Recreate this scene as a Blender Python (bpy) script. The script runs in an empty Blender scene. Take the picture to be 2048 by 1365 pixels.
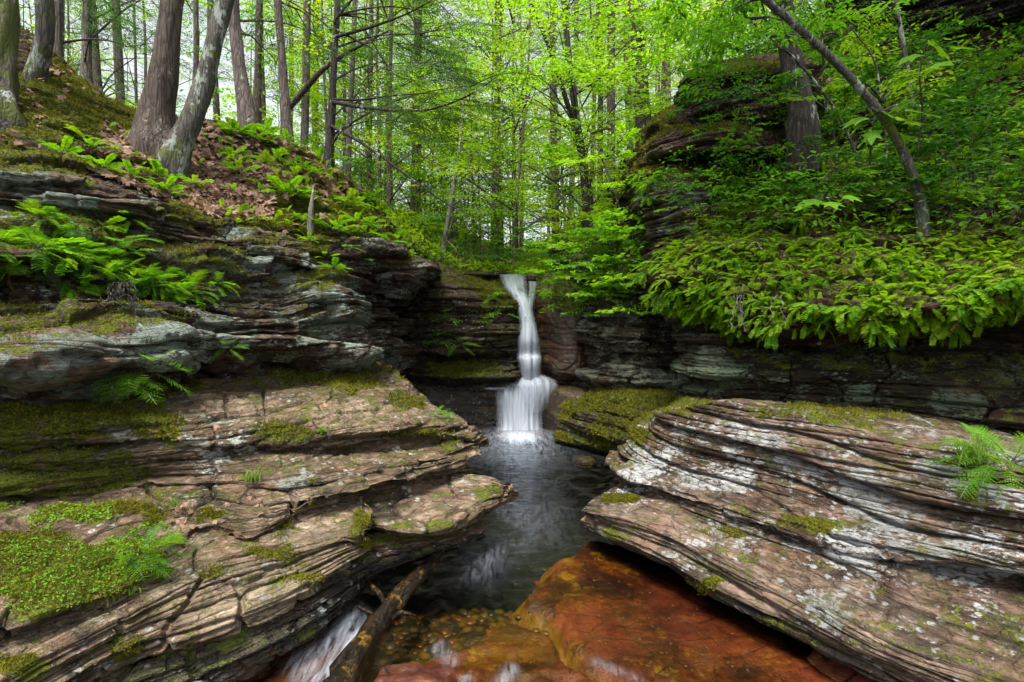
import bpy, math, random
import numpy as np
from mathutils import Vector, Matrix
R = math.radians
rng = np.random.default_rng(7)
random.seed(7)
scn = bpy.context.scene
COL = scn.collection

# ------------------------------------------------------------------ camera, sky, sun, exposure
CAMZ = 1.5
PITCH = R(2.35)
FPX = 1024.0            # focal length in pixels of the 2048 wide photograph (18 mm lens)
cam_d = bpy.data.cameras.new("camera")
cam_d.lens = 18; cam_d.sensor_width = 36; cam_d.clip_end = 500; cam_d.clip_start = 0.05
cam = bpy.data.objects.new("camera", cam_d); COL.objects.link(cam)
cam.location = (0, 0, CAMZ); cam.rotation_euler = (math.pi/2 - PITCH, 0, 0)
scn.camera = cam

SUN_EL, SUN_AZ = 66, 205     # azimuth: compass style from +Y clockwise; light comes from there
w = bpy.data.worlds.new("World"); scn.world = w; w.use_nodes = True
nt = w.node_tree; nt.nodes.clear()
sky = nt.nodes.new('ShaderNodeTexSky'); sky.sky_type = 'NISHITA'; sky.sun_disc = False
sky.sun_elevation = R(SUN_EL); sky.sun_rotation = R(SUN_AZ)
sky.air_density = 1.0; sky.dust_density = 3.0; sky.ozone_density = 1.0
hs = nt.nodes.new('ShaderNodeHueSaturation'); hs.inputs['Saturation'].default_value = 0.25
bg = nt.nodes.new('ShaderNodeBackground'); bg.inputs['Strength'].default_value = 0.115
wo = nt.nodes.new('ShaderNodeOutputWorld')
nt.links.new(sky.outputs[0], hs.inputs['Color']); nt.links.new(hs.outputs[0], bg.inputs[0]); nt.links.new(bg.outputs[0], wo.inputs[0])

sl = bpy.data.lights.new("sun", 'SUN'); sl.energy = 2.3; sl.angle = R(18); sl.color = (1.0, 0.95, 0.86)
so = bpy.data.objects.new("sun", sl); COL.objects.link(so)
az = R(SUN_AZ); el = R(SUN_EL)
sdir = Vector((math.sin(az)*math.cos(el), math.cos(az)*math.cos(el), math.sin(el)))
so.rotation_euler = (-sdir).to_track_quat('-Z', 'Y').to_euler()
so.location = sdir*30

scn.view_settings.view_transform = 'Standard'; scn.view_settings.look = 'None'
scn.view_settings.gamma = 1.0; scn.view_settings.use_curve_mapping = False
scn.view_settings.exposure = 1.5
cy = scn.cycles
cy.max_bounces = 7; cy.diffuse_bounces = 2; cy.glossy_bounces = 3; cy.transmission_bounces = 4
cy.transparent_max_bounces = 10; cy.caustics_reflective = False; cy.caustics_refractive = False
cy.use_adaptive_sampling = True; cy.adaptive_threshold = 0.02
cy.use_denoising = True
try: cy.denoiser = 'OPENIMAGEDENOISE'
except Exception: pass

# ------------------------------------------------------------------ pixel <-> world helpers
CP, SP = math.cos(PITCH), math.sin(PITCH)
def ray(px, py):
    a = (px-1024.0)/FPX; b = (682.5-py)/FPX
    return np.array([a, CP + b*SP, -SP + b*CP])     # right, forward, up
def PY(px, py, Y):
    r = ray(px, py); return np.array([0, 0, CAMZ]) + r*(Y/r[1])
def PZ(px, py, z):
    r = ray(px, py); return np.array([0, 0, CAMZ]) + r*((z-CAMZ)/r[2])
def project(P):
    P = np.asarray(P, float); d = P - np.array([0, 0, CAMZ])
    f = d[..., 1]*CP - d[..., 2]*SP; u = d[..., 1]*SP + d[..., 2]*CP
    f = np.where(np.abs(f) < 1e-4, 1e-4, f)
    return np.stack([1024 + FPX*d[..., 0]/f, 682.5 - FPX*u/f, f], -1)
def ln(*pts):                      # (px, py, Y)
    return np.array([PY(*p) for p in pts])
def lz(z, *pts):                   # (px, py) on the level z, or (px, py, z)
    return np.array([PZ(p[0], p[1], p[2] if len(p) > 2 else z) for p in pts])

# ------------------------------------------------------------------ numpy noise
def _h(i, j, k, s):
    n = (i.astype(np.int64)*73856093) ^ (j.astype(np.int64)*19349663) ^ (k.astype(np.int64)*83492791) ^ (s*2654435761)
    n = (n ^ (n >> 13)) * 1274126177 & 0x7fffffff
    n = (n ^ (n >> 16)) * 668265263 & 0x7fffffff
    return ((n ^ (n >> 15)) & 0xffff)/32767.5 - 1.0
def noise(P, s=0):
    P = np.asarray(P, float); f = np.floor(P); t = P - f; t = t*t*(3-2*t)
    i, j, k = f[..., 0], f[..., 1], f[..., 2]; x, y, z = t[..., 0], t[..., 1], t[..., 2]
    def c(a, b, d): return _h(i+a, j+b, k+d, s)
    x00 = c(0,0,0)*(1-x)+c(1,0,0)*x; x10 = c(0,1,0)*(1-x)+c(1,1,0)*x
    x01 = c(0,0,1)*(1-x)+c(1,0,1)*x; x11 = c(0,1,1)*(1-x)+c(1,1,1)*x
    return (x00*(1-y)+x10*y)*(1-z) + (x01*(1-y)+x11*y)*z
def fbm(P, o=4, s=0):
    a, t, r = 1.0, 0, 0; P = np.asarray(P, float).copy()
    for q in range(o):
        r = r + a*noise(P, s+q*7); t += a; a *= .5; P = P*2.03 + 11.7
    return r/t
def sstep(a, b, x):
    t = np.clip((x-a)/(b-a), 0, 1); return t*t*(3-2*t)

# ------------------------------------------------------------------ tagging, meshes
def tag(o, label=None, cat=None, group=None, kind=None):
    if label: o['label'] = label
    if cat: o['category'] = cat
    if group: o['group'] = group
    if kind: o['kind'] = kind
    return o
def mesh_np(name, V, F, mats, midx=None, smooth=True, attr=None, col=None):
    V = np.ascontiguousarray(V, np.float32)
    me = bpy.data.meshes.new(name)
    if isinstance(F, tuple): Fs = [np.asarray(f, np.int32) for f in F if len(f)]
    else: Fs = [np.asarray(F, np.int32)]
    loops = np.concatenate([f.ravel() for f in Fs]); cnt = np.concatenate([np.full(len(f), f.shape[1], np.int32) for f in Fs])
    st = np.concatenate([[0], np.cumsum(cnt)[:-1]]).astype(np.int32)
    me.vertices.add(len(V)); me.vertices.foreach_set('co', V.ravel())
    me.loops.add(len(loops)); me.loops.foreach_set('vertex_index', loops)
    me.polygons.add(len(cnt)); me.polygons.foreach_set('loop_start', st); me.polygons.foreach_set('loop_total', cnt)
    for m in mats: me.materials.append(m)
    if midx is not None: me.polygons.foreach_set('material_index', np.asarray(midx, np.int32))
    me.polygons.foreach_set('use_smooth', np.full(len(cnt), smooth))
    if col is not None:
        a = me.color_attributes.new('mask', 'FLOAT_COLOR', 'POINT')
        c4 = np.ones((len(V), 4), np.float32); c4[:, :col.shape[1]] = col
        a.data.foreach_set('color', c4.ravel())
    me.update(calc_edges=True)
    return me
def obj(name, me, parent=None):
    o = bpy.data.objects.new(name, me); COL.objects.link(o)
    if parent is not None: o.parent = parent
    return o
def empty(name, loc=(0, 0, 0)):
    o = bpy.data.objects.new(name, None); o.location = loc; o.empty_display_size = .1; COL.objects.link(o); return o

# ------------------------------------------------------------------ materials
class NT:
    def __init__(s, name):
        s.m = bpy.data.materials.new(name); s.m.use_nodes = True; s.t = s.m.node_tree; s.t.nodes.clear()
        s.out = s.n('ShaderNodeOutputMaterial')
        s.co = s.n('ShaderNodeTexCoord').outputs['Object']
    def n(s, typ, **kw):
        q = s.t.nodes.new(typ)
        for k, v in kw.items():
            if k in q.inputs: s.set(q.inputs[k], v)
            else: setattr(q, k, v)
        return q
    def set(s, i, v):
        if isinstance(v, bpy.types.NodeSocket): s.t.links.new(v, i)
        else: i.default_value = v
    def map(s, sc, loc=(0, 0, 0), co=None):
        q = s.n('ShaderNodeMapping'); s.set(q.inputs['Vector'], co or s.co); q.inputs['Scale'].default_value = sc; q.inputs['Location'].default_value = loc
        return q.outputs[0]
    def noise(s, vec, scale, det=5, rough=.6, dist=0):
        q = s.n('ShaderNodeTexNoise'); s.set(q.inputs['Vector'], vec); q.inputs['Scale'].default_value = scale
        q.inputs['Detail'].default_value = det; q.inputs['Roughness'].default_value = rough; q.inputs['Distortion'].default_value = dist
        return q.outputs[0]
    def voro(s, vec, scale, feat='F1', out=0):
        q = s.n('ShaderNodeTexVoronoi'); q.feature = feat; s.set(q.inputs['Vector'], vec); q.inputs['Scale'].default_value = scale
        return q.outputs[out]
    def ramp(s, f, *stops, interp='LINEAR'):
        q = s.n('ShaderNodeValToRGB'); s.set(q.inputs[0], f); e = q.color_ramp.elements; q.color_ramp.interpolation = interp
        while len(e) < len(stops): e.new(.5)
        for el_, (p, c) in zip(e, stops):
            el_.position = p; el_.color = (c, c, c, 1) if not isinstance(c, tuple) else (*c, 1)
        return q.outputs[0]
    def mr(s, f, a, b, lo=0., hi=1.):
        q = s.n('ShaderNodeMapRange'); s.set(q.inputs[0], f)
        for k, v in zip((1, 2, 3, 4), (a, b, lo, hi)): s.set(q.inputs[k], v)
        return q.outputs[0]
    def math(s, op, a, b=0., c=None):
        q = s.n('ShaderNodeMath'); q.operation = op; s.set(q.inputs[0], a); s.set(q.inputs[1], b)
        if c is not None: s.set(q.inputs[2], c)
        return q.outputs[0]
    def mix(s, f, a, b, mode='MIX'):
        q = s.n('ShaderNodeMix'); q.data_type = 'RGBA'; q.blend_type = mode
        s.set(q.inputs[0], f)
        for i, v in ((6, a), (7, b)):
            s.set(q.inputs[i], v if isinstance(v, bpy.types.NodeSocket) else (*v, 1) if len(v) == 3 else v)
        return q.outputs[2]
    def bump(s, h, st, dist, nrm=None):
        q = s.n('ShaderNodeBump'); s.set(q.inputs['Height'], h); s.set(q.inputs['Strength'], st); s.set(q.inputs['Distance'], dist)
        if nrm is not None: s.set(q.inputs['Normal'], nrm)
        return q.outputs[0]
    def done(s, sh): s.set(s.out.inputs[0], sh); return s.m

def rock_mat(name, dark, light, lich=(.52, .56, .5), lich_amt=.0, moss=(.085, .105, .012), rough=.75, wet=0.0, fine=1.0, moss2=(.17, .2, .015)):
    N = NT(name)
    at = N.n('ShaderNodeVertexColor'); at.layer_name = 'mask'
    sep = N.n('ShaderNodeSeparateColor'); N.set(sep.inputs[0], at.outputs[0])
    aM, aL, aT = sep.outputs[0], sep.outputs[1], sep.outputs[2]
    warp = N.noise(N.map((1.3, 1.3, 1.3)), 1.5, 3)
    wv = N.n('ShaderNodeVectorMath'); wv.operation = 'MULTIPLY_ADD'; N.set(wv.inputs[0], warp if False else N.n('ShaderNodeTexNoise', Scale=1.7).outputs[1]); wv.inputs[1].default_value = (.25, .25, .10); N.set(wv.inputs[2], N.co)
    W = wv.outputs[0]
    st1 = N.noise(N.map((1.6, 1.6, 16), co=W), 1.6, 6, .65)
    st2 = N.noise(N.map((4, 4, 55), (3, 1, 2), co=W), 1.3, 5, .65)
    big = N.noise(N.co, 1.4, 5, .6)
    gr = N.noise(N.co, 60, 4, .7)
    f = N.math('ADD', N.math('MULTIPLY', st1, .5), N.math('MULTIPLY', big, .5))
    mid = tuple((a+b)*.5*k for a, b, k in zip(dark, light, (1.12, .9, .82)))
    base = N.ramp(f, (.34, dark), (.46, mid), (.55, light), (.68, tuple(min(1, c*1.25) for c in light)))
    base = N.mix(N.mr(st2, .42, .60), N.mix(.75, base, tuple(c*.35 for c in dark)), base)
    med = N.noise(N.map((1, 1, 2.2), (3, 3, 8), co=W), 8, 7, .75)
    base = N.mix(N.mr(med, .40, .60), N.mix(1.0, base, (.42, .38, .36), 'MULTIPLY'), base)
    base = N.mix(N.math('MULTIPLY', N.mr(gr, .35, .65), .35), base, N.mix(1.0, base, (1.5, 1.45, 1.4), 'MULTIPLY'))
    # tone attribute: 0.5 neutral, >0.5 paler, <0.5 darker stone, also shade painted into recesses
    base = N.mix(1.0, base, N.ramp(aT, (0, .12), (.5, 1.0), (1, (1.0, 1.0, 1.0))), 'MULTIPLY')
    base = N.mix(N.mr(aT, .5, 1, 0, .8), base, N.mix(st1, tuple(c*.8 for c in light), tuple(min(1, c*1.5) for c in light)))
    # black and rusty stains
    stn = N.noise(N.map((1, 1, 1.0), (7, 3, 1)), 3.1, 6, .7)
    base = N.mix(N.mr(stn, .54, .63, 0, .85), base, (.018, .015, .012))
    rst = N.noise(N.map((1, 1, 2.5), (17, 3, 9)), 2.3, 6, .7)
    base = N.mix(N.mr(rst, .56, .7, 0, .45), base, (.22, .075, .03))
    # lichen crusts: ragged patches broken by specks
    l1 = N.noise(N.map((1, 1, 1.6), (2, 9, 4)), 3.4, 8, .72)
    l2 = N.noise(N.map((1, 1, 2.2), (5, 5, 5)), 26, 6, .75)
    vv = N.voro(N.map((1, 1, 1.3), (1, 2, 3)), 17)
    lm = N.math('ADD', N.math('MULTIPLY', l1, .62), N.math('MULTIPLY', l2, .38))
    thr = N.mr(aL, 0, 1, .66-.05*lich_amt, .44)
    lmask = N.n('ShaderNodeMapRange'); N.set(lmask.inputs[0], lm); N.set(lmask.inputs[1], thr); N.set(lmask.inputs[2], N.math('ADD', thr, .025)); lmask = lmask.outputs[0]
    spot = N.math('MULTIPLY', N.mr(vv, .30, .22), N.mr(N.math('ADD', l1, N.math('MULTIPLY', aL, .10)), .52, .56))
    lmask = N.math('MAXIMUM', N.math('MULTIPLY', lmask, N.mr(l2, .38, .46)), spot)
    lc = N.mix(N.mr(big, .4, .6), lich, tuple(c*.55 for c in lich))
    base = N.mix(N.math('MULTIPLY', lmask, .85), base, lc)
    # thin olive algae film
    ol = N.noise(N.map((1, 1, 2.6), (9, 1, 7), co=W), 5, 7, .78)
    base = N.mix(N.mr(ol, .50, .62, 0, .62), base, N.mix(gr, (.035, .04, .008), (.13, .125, .03)))
    # moss
    m1 = N.noise(N.co, 9, 6, .7); m2 = N.noise(N.co, 70, 4, .7)
    mm = N.mr(N.math('ADD', aM, N.math('MULTIPLY', N.math('SUBTRACT', N.math('ADD', m1, N.math('MULTIPLY', m2, .5)), .75), 2.2)), .44, .60)
    mc = N.mix(N.mr(m1, .35, .65), moss, moss2)
    mc = N.mix(N.mr(m2, .35, .62), N.mix(1.0, mc, (.45, .45, .45), 'MULTIPLY'), mc)
    base = N.mix(mm, base, mc)
    vc = N.voro(N.map((3.2, 3.2, 17), (1, 5, 2), co=W), 1.6, 'DISTANCE_TO_EDGE')
    bh = N.math('ADD', N.math('MULTIPLY', st2, .75), N.math('MULTIPLY', st1, .6))
    bh = N.math('ADD', bh, N.math('MULTIPLY', N.noise(N.map((1, 1, 3), co=W), 13, 6, .7), .55))
    bh = N.math('ADD', bh, N.math('MULTIPLY', N.mr(vc, 0, .05), .35))
    b1 = N.bump(bh, 1.0*fine, .06)
    b2 = N.bump(N.math('ADD', N.math('MULTIPLY', gr, .6), N.math('MULTIPLY', m2, mm)), .9, .016, b1)
    p = N.n('ShaderNodeBsdfPrincipled')
    N.set(p.inputs['Base Color'], base); N.set(p.inputs['Normal'], b2)
    rg = N.mix(mm, (rough,)*3, (.95,)*3)
    N.set(p.inputs['Roughness'], rg)
    p.inputs['Specular IOR Level'].default_value = .3 + .4*wet
    return N.done(p.outputs[0])

def leaf_mat(name, c1, c2, trans=.45, rough=.55, sat=1.0):
    N = NT(name)
    oi = N.n('ShaderNodeObjectInfo').outputs['Random']
    v = N.voro(N.co, 24, out=1)
    sp = N.n('ShaderNodeSeparateColor'); N.set(sp.inputs[0], v)
    nn = N.noise(N.co, 1.1, 3, .5)
    f = N.math('ADD', N.math('MULTIPLY', sp.outputs[0], .6), N.math('MULTIPLY', N.mr(nn, .35, .65), .4))
    c = N.mix(f, c1, c2)
    c = N.mix(N.mr(oi, .2, 1., 0, .9), c, N.mix(1., c, (.42, .55, .7), 'MULTIPLY'))
    c = N.mix(N.mr(N.math('FRACT', N.math('MULTIPLY', oi, 7.3)), .55, 1., 0, .8), c, N.mix(1., c, (1.7, 1.1, .9), 'MULTIPLY'))
    d = N.n('ShaderNodeBsdfPrincipled'); N.set(d.inputs['Base Color'], c); d.inputs['Roughness'].default_value = rough
    d.inputs['Specular IOR Level'].default_value = .25
    t = N.n('ShaderNodeBsdfTranslucent'); N.set(t.inputs[0], N.mix(1., c, (1.5, 1.5, .8), 'MULTIPLY'))
    mx = N.n('ShaderNodeMixShader'); mx.inputs[0].default_value = trans
    N.t.links.new(d.outputs[0], mx.inputs[1]); N.t.links.new(t.outputs[0], mx.inputs[2])
    return N.done(mx.outputs[0])

def bark_mat(name, c1, c2, lich=.0, lc=(.42, .46, .4), scale=1.0, moss=0.0):
    N = NT(name)
    v = N.map((24*scale, 24*scale, 2.2*scale))
    r = N.noise(v, 1, 6, .65, .6); vo = N.voro(N.map((24*scale, 24*scale, 4*scale)), 1.0, 'DISTANCE_TO_EDGE')
    r2 = N.noise(N.map((60*scale, 60*scale, 14*scale)), 1, 5, .7, .3)
    f = N.math('ADD', N.math('MULTIPLY', r, .62), N.math('ADD', N.math('MULTIPLY', N.mr(vo, 0, .2), .14), N.math('MULTIPLY', r2, .24)))
    c = N.ramp(f, (.3, tuple(x*.3 for x in c1)), (.5, c1), (.75, c2))
    l = N.noise(N.map((1, 1, .5)), 7, 6, .75)
    c = N.mix(N.mr(l, .62-.2*lich, .66-.2*lich, 0, .85 if lich > 0 else 0), c, lc)
    if moss:
        m = N.noise(N.co, 5, 5, .7)
        c = N.mix(N.mr(m, .62-.3*moss, .68-.3*moss), c, (.08, .1, .012))
    p = N.n('ShaderNodeBsdfPrincipled'); N.set(p.inputs['Base Color'], c); p.inputs['Roughness'].default_value = .85
    N.set(p.inputs['Normal'], N.bump(f, 1.0, .06/scale))
    return N.done(p.outputs[0])

M = {}
M['tan']   = rock_mat('tan_sandstone', (.050, .034, .021), (.40, .30, .205), (.50, .53, .48), lich_amt=.5)
M['right'] = rock_mat('lichen_sandstone', (.045, .029, .021), (.31, .225, .17), (.56, .58, .58), lich_amt=.6)
M['cliff'] = rock_mat('dark_cliff_stone', (.022, .015, .013), (.24, .16, .12), (.33, .40, .35), lich_amt=.6)
M['back']  = rock_mat('dark_stratified_stone', (.018, .013, .010), (.11, .08, .055), (.34, .37, .30), lich_amt=.3)
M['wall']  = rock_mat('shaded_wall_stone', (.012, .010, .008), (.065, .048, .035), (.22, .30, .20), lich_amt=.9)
M['red']   = rock_mat('red_wet_stone', (.028, .013, .009), (.12, .046, .027), (.2, .16, .1), rough=.35, wet=1, fine=.4)
M['pale']  = rock_mat('pale_slab_stone', (.06, .042, .026), (.45, .36, .25), (.50, .50, .46), lich_amt=.5)
M['wet']   = rock_mat('wet_dark_stone', (.015, .010, .009), (.07, .045, .035), rough=.22, wet=1, fine=.6)
M['soil']  = rock_mat('forest_soil', (.025, .014, .009), (.12, .065, .045), rough=.95, lich_amt=-1)

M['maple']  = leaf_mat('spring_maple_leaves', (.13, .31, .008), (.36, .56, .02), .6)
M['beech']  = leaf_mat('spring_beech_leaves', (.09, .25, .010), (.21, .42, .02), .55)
M['understory'] = leaf_mat('shade_darkened_leaves', (.025, .10, .012), (.07, .21, .018), .4)  # dark greens put the right slope's deep shade into the leaf colour
M['hemlock'] = leaf_mat('hemlock_needles', (.03, .09, .022), (.085, .20, .045), .4)
M['fern']   = leaf_mat('fern_green', (.06, .20, .008), (.20, .42, .015), .5, .5)
M['fernR']  = leaf_mat('polypody_green', (.08, .22, .006), (.24, .48, .012), .5, .5)
M['fernbrown'] = leaf_mat('withered_fern', (.12, .05, .02), (.28, .15, .04), .2)
M['mossb']  = leaf_mat('moss_blades', (.05, .075, .006), (.17, .2, .012), .3, .9)
M['cover']  = leaf_mat('bright_ground_leaves', (.10, .26, .01), (.24, .42, .02), .4)
M['grass']  = leaf_mat('grass_blades', (.08, .2, .015), (.22, .3, .05), .35)
M['litter'] = leaf_mat('dry_fallen_leaves', (.09, .045, .028), (.42, .27, .18), .15, .8)
M['bark1']  = bark_mat('furrowed_brown_bark', (.070, .050, .038), (.17, .13, .10), .12)
M['bark2']  = bark_mat('grey_lichen_bark', (.06, .055, .046), (.17, .155, .13), .42, (.30, .35, .30), 1.4, .25)
M['bark3']  = bark_mat('pinkish_hemlock_bark', (.10, .075, .066), (.24, .19, .165), .1)
M['bark4']  = bark_mat('dark_bark', (.03, .022, .018), (.09, .07, .055), .2)
M['bark5']  = bark_mat('mossy_root_bark', (.075, .065, .05), (.2, .17, .12), .3, moss=.55)
M['twig']   = bark_mat('twig_bark', (.04, .034, .03), (.12, .10, .085), .3, scale=3)
M['dead']   = bark_mat('dead_branch_bark', (.16, .15, .13), (.34, .31, .27), .3, scale=3)

# ------------------------------------------------------------------ rock lofts
def cr(P, n):
    P = np.asarray(P, float)
    if len(P) == 2:
        t = np.linspace(0, 1, n)[:, None]; return P[0]*(1-t)+P[1]*t
    d = np.linalg.norm(np.diff(project(P)[:, :2], axis=0), axis=1) + 60*np.linalg.norm(np.diff(P, axis=0), axis=1)
    s = np.concatenate([[0], np.cumsum(d)]); s /= s[-1]
    u = np.linspace(0, 1, n); i = np.clip(np.searchsorted(s, u, side='right')-1, 0, len(P)-2)
    t = ((u-s[i])/(s[i+1]-s[i]))[:, None]
    m = np.zeros_like(P)
    for k in range(1, len(P)-1):
        a = (P[k]-P[k-1])/(s[k]-s[k-1]); b = (P[k+1]-P[k])/(s[k+1]-s[k]); m[k] = (a*(s[k+1]-s[k]) + b*(s[k]-s[k-1]))/(s[k+1]-s[k-1])
    m[0] = (P[1]-P[0])/(s[1]-s[0]); m[-1] = (P[-1]-P[-2])/(s[-1]-s[-2])
    h = (s[i+1]-s[i])[:, None]; t2 = t*t; t3 = t2*t
    return (2*t3-3*t2+1)*P[i] + (t3-2*t2+t)*h*m[i] + (-2*t3+3*t2)*P[i+1] + (t3-t2)*h*m[i+1]

def strata(P, th, seed, joints=.5):
    x, y, z = P[..., 0], P[..., 1], P[..., 2]
    w = z/th + .9*noise(P*np.array([.55, .55, .4])+seed, seed) + .35*noise(P*np.array([2.1, 2.1, 1.5]), seed+3)
    k = np.floor(w); f = w-k
    Q = np.stack([x*1.1, y*1.1, k*7.31], -1)
    h = noise(Q, seed+5) + .35*noise(Q*2.7, seed+9)
    a = np.floor(x*1.3+y*.9+k*.37+.25*noise(P*2, seed)); h = h + joints*_h(a, k, a*0, seed+11)
    bulge = 1-np.abs(2*f-1)**7
    return h*.6 + .55*bulge - .4

def cracks(P, cell, seed):
    Q = P/cell*np.array([1., .8, .55]); Q = Q + .35*np.stack([noise(P*3+k*9, seed+k) for k in range(3)], -1)
    f = np.floor(Q); d1 = np.full(Q.shape[:-1], 9.); d2 = d1.copy()
    for a in (-1, 0, 1):
        for b in (-1, 0, 1):
            for c in (-1, 0, 1):
                g = f+np.array([a, b, c]); o = np.stack([_h(g[..., 0], g[..., 1], g[..., 2], seed+q)*.5+.5 for q in (50, 51, 52)], -1)
                d = np.linalg.norm(g+o-Q, axis=-1); d2 = np.minimum(d2, np.maximum(d, d1)); d1 = np.minimum(d1, d)
    return sstep(.014/cell+.02, 0, d2-d1)*sstep(-.25, .15, noise(P*1.1, seed+9))
LOFTS = {}
def rock(name, mat, lines, res=2.6, amp=1.0, seed=1, label=None, cat='rock', kind=None, group=None, smooth=2,
         ext=(0, 0), moss=(.25, 0.6), blobs=(), lich=.3, lblobs=(), tone=.5, tblobs=(), th=.11, lump=1.0, extdir=None, wetline=None, joints=.5, fineamp=1.0, upw=False, sa=1.0, crk=1.0, cell=.5):
    px = [np.linalg.norm(np.diff(project(l)[:, :2], axis=0), axis=1).sum() for l in lines]
    nu = int(min(max(np.mean(px)/res, 30), 900))
    L = np.array([cr(l, nu) for l in lines])
    if ext[0]:
        ne = 30; t = np.linspace(1, 0, ne, endpoint=False)[:, None]
        d = np.array(extdir[0] if extdir else (-.6, -1.2, 0.)); L = np.array([np.vstack([l[0]+d*ext[0]*t, l]) for l in L])
    if ext[1]:
        ne = 30; t = np.linspace(0, 1, ne+1)[1:, None]
        d = np.array(extdir[1] if extdir else (.6, -1.2, 0.)); L = np.array([np.vstack([l, l[-1]+d*ext[1]*t]) for l in L])
    rows = []; vis = project(L)
    for a in range(len(L)-1):
        dd = np.linalg.norm(vis[a+1, :, :2]-vis[a, :, :2], axis=1)
        d3 = np.linalg.norm(L[a+1]-L[a], axis=1)
        m = int(min(max(np.percentile(dd, 85)/res, np.median(d3)/.05, 3), 400))
        t = np.linspace(0, 1, m, endpoint=(a == len(L)-2))[:, None, None]
        rows.append(L[a]*(1-t)+L[a+1]*t)
    G = np.concatenate(rows)
    for _ in range(smooth*3):
        G[1:-1] = (G[:-2]+2*G[1:-1]+G[2:])/4
    def normals(G):
        du = np.gradient(G, axis=1); dv = np.gradient(G, axis=0); n = np.cross(du, dv)
        return n/(np.linalg.norm(n, axis=-1, keepdims=True)+1e-9)
    n = normals(G)
    s = np.sign(np.mean(n[..., 2]) if upw else np.mean(np.einsum('ijk,ijk->ij', n, np.array([0, 0, CAMZ])-G))); n = n*s
    # edges of the loft keep their place less strictly; displace along the smoothed normal
    for _ in range(3):
        n[1:-1] = (n[:-2]+2*n[1:-1]+n[2:])/4
    n /= np.linalg.norm(n, axis=-1, keepdims=True)+1e-9
    up = np.clip(np.abs(n[..., 2:3]), 0, 1)
    S1 = strata(G, th, seed, joints)[..., None]; S2 = strata(G*1.0+3, th*.31, seed+20, joints)[..., None]
    lumps = fbm(G*1.6, 4, seed+40)[..., None]; fine = fbm(G*np.array([9, 9, 22]), 3, seed+60)[..., None]
    S3 = strata(G*np.array([1.3, 1.3, 1.])+7, th*.12, seed+33, joints)[..., None]
    pit = np.abs(fbm(G*np.array([14, 14, 20.]), 3, seed+70))[..., None]
    C1 = cracks(G, cell, seed)[..., None]; C2 = cracks(G*1.0+5, cell*.37, seed+1)[..., None]*sstep(.0, .3, noise(G*1.3, seed+2))[..., None]
    D = n*np.array([1.2, 1.2, .38])*(S1*.105*amp*sa + S2*.038*amp*fineamp*sa) + n*(0 + S3*.010*(1-.3*up)*amp*fineamp*sa + lumps*.07*lump*amp
           + fine*.016*amp*fineamp - pit*.014*amp*fineamp*sa - C1*.045*amp*crk - C2*.014*amp*crk)
    G2 = G + D
    nn = normals(G2)*s
    nz = nn[..., 2]
    pr = project(G)
    patch = fbm(G*2.2, 4, seed+80)*.5+.5
    patch2 = fbm(G*np.array([5, 5, 8.]), 4, seed+85)*.8+.5
    mo = moss[0] + moss[1]*sstep(.25, .85, n[..., 2])*sstep(.3, .6, patch)
    def blob(val, bl):
        for (bx, by, rx, ry, k) in bl:
            e = ((pr[..., 0]-bx)/rx)**2+((pr[..., 1]-by)/ry)**2 + 2.6*(patch2-.5)
            val = val + k*sstep(1.7, .1, e)
        return val
    mo = blob(mo, blobs)
    li = blob(np.full(mo.shape, lich, float), lblobs); to = blob(np.full(mo.shape, tone, float), tblobs)
    if wetline is not None:
        to = to - .5*sstep(wetline+.06, wetline-.0, G[..., 2]+.05*(patch-.5)); 
    mo = mo - .25*sstep(.1, -.5, nz)
    # moss has a little thickness of its own
    mcl = np.clip((mo-.42)*3, 0, 1)
    G2 = G2 + nn*(mcl*(.012+.026*fbm(G*13, 3, seed+90)))[..., None]
    nr, nc = G2.shape[:2]
    idx = np.arange(nr*nc).reshape(nr, nc)
    F = np.stack([idx[:-1, :-1], idx[:-1, 1:], idx[1:, 1:], idx[1:, :-1]], -1).reshape(-1, 4)
    if s < 0: F = F[:, ::-1]
    col = np.clip(np.stack([mo, li, to], -1), 0, 1).reshape(-1, 3)
    me = mesh_np(name, G2.reshape(-1, 3), F, [mat], col=col)
    o = obj(name, me); tag(o, label, cat if label else None, group, kind)
    LOFTS.setdefault(name, []).append(None)
    rec = dict(P=G2.reshape(-1, 3), N=nn.reshape(-1, 3), pr=project(G2).reshape(-1, 3), mo=mo.ravel())
    rec['shape'] = (nr, nc)
    return rec

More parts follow.
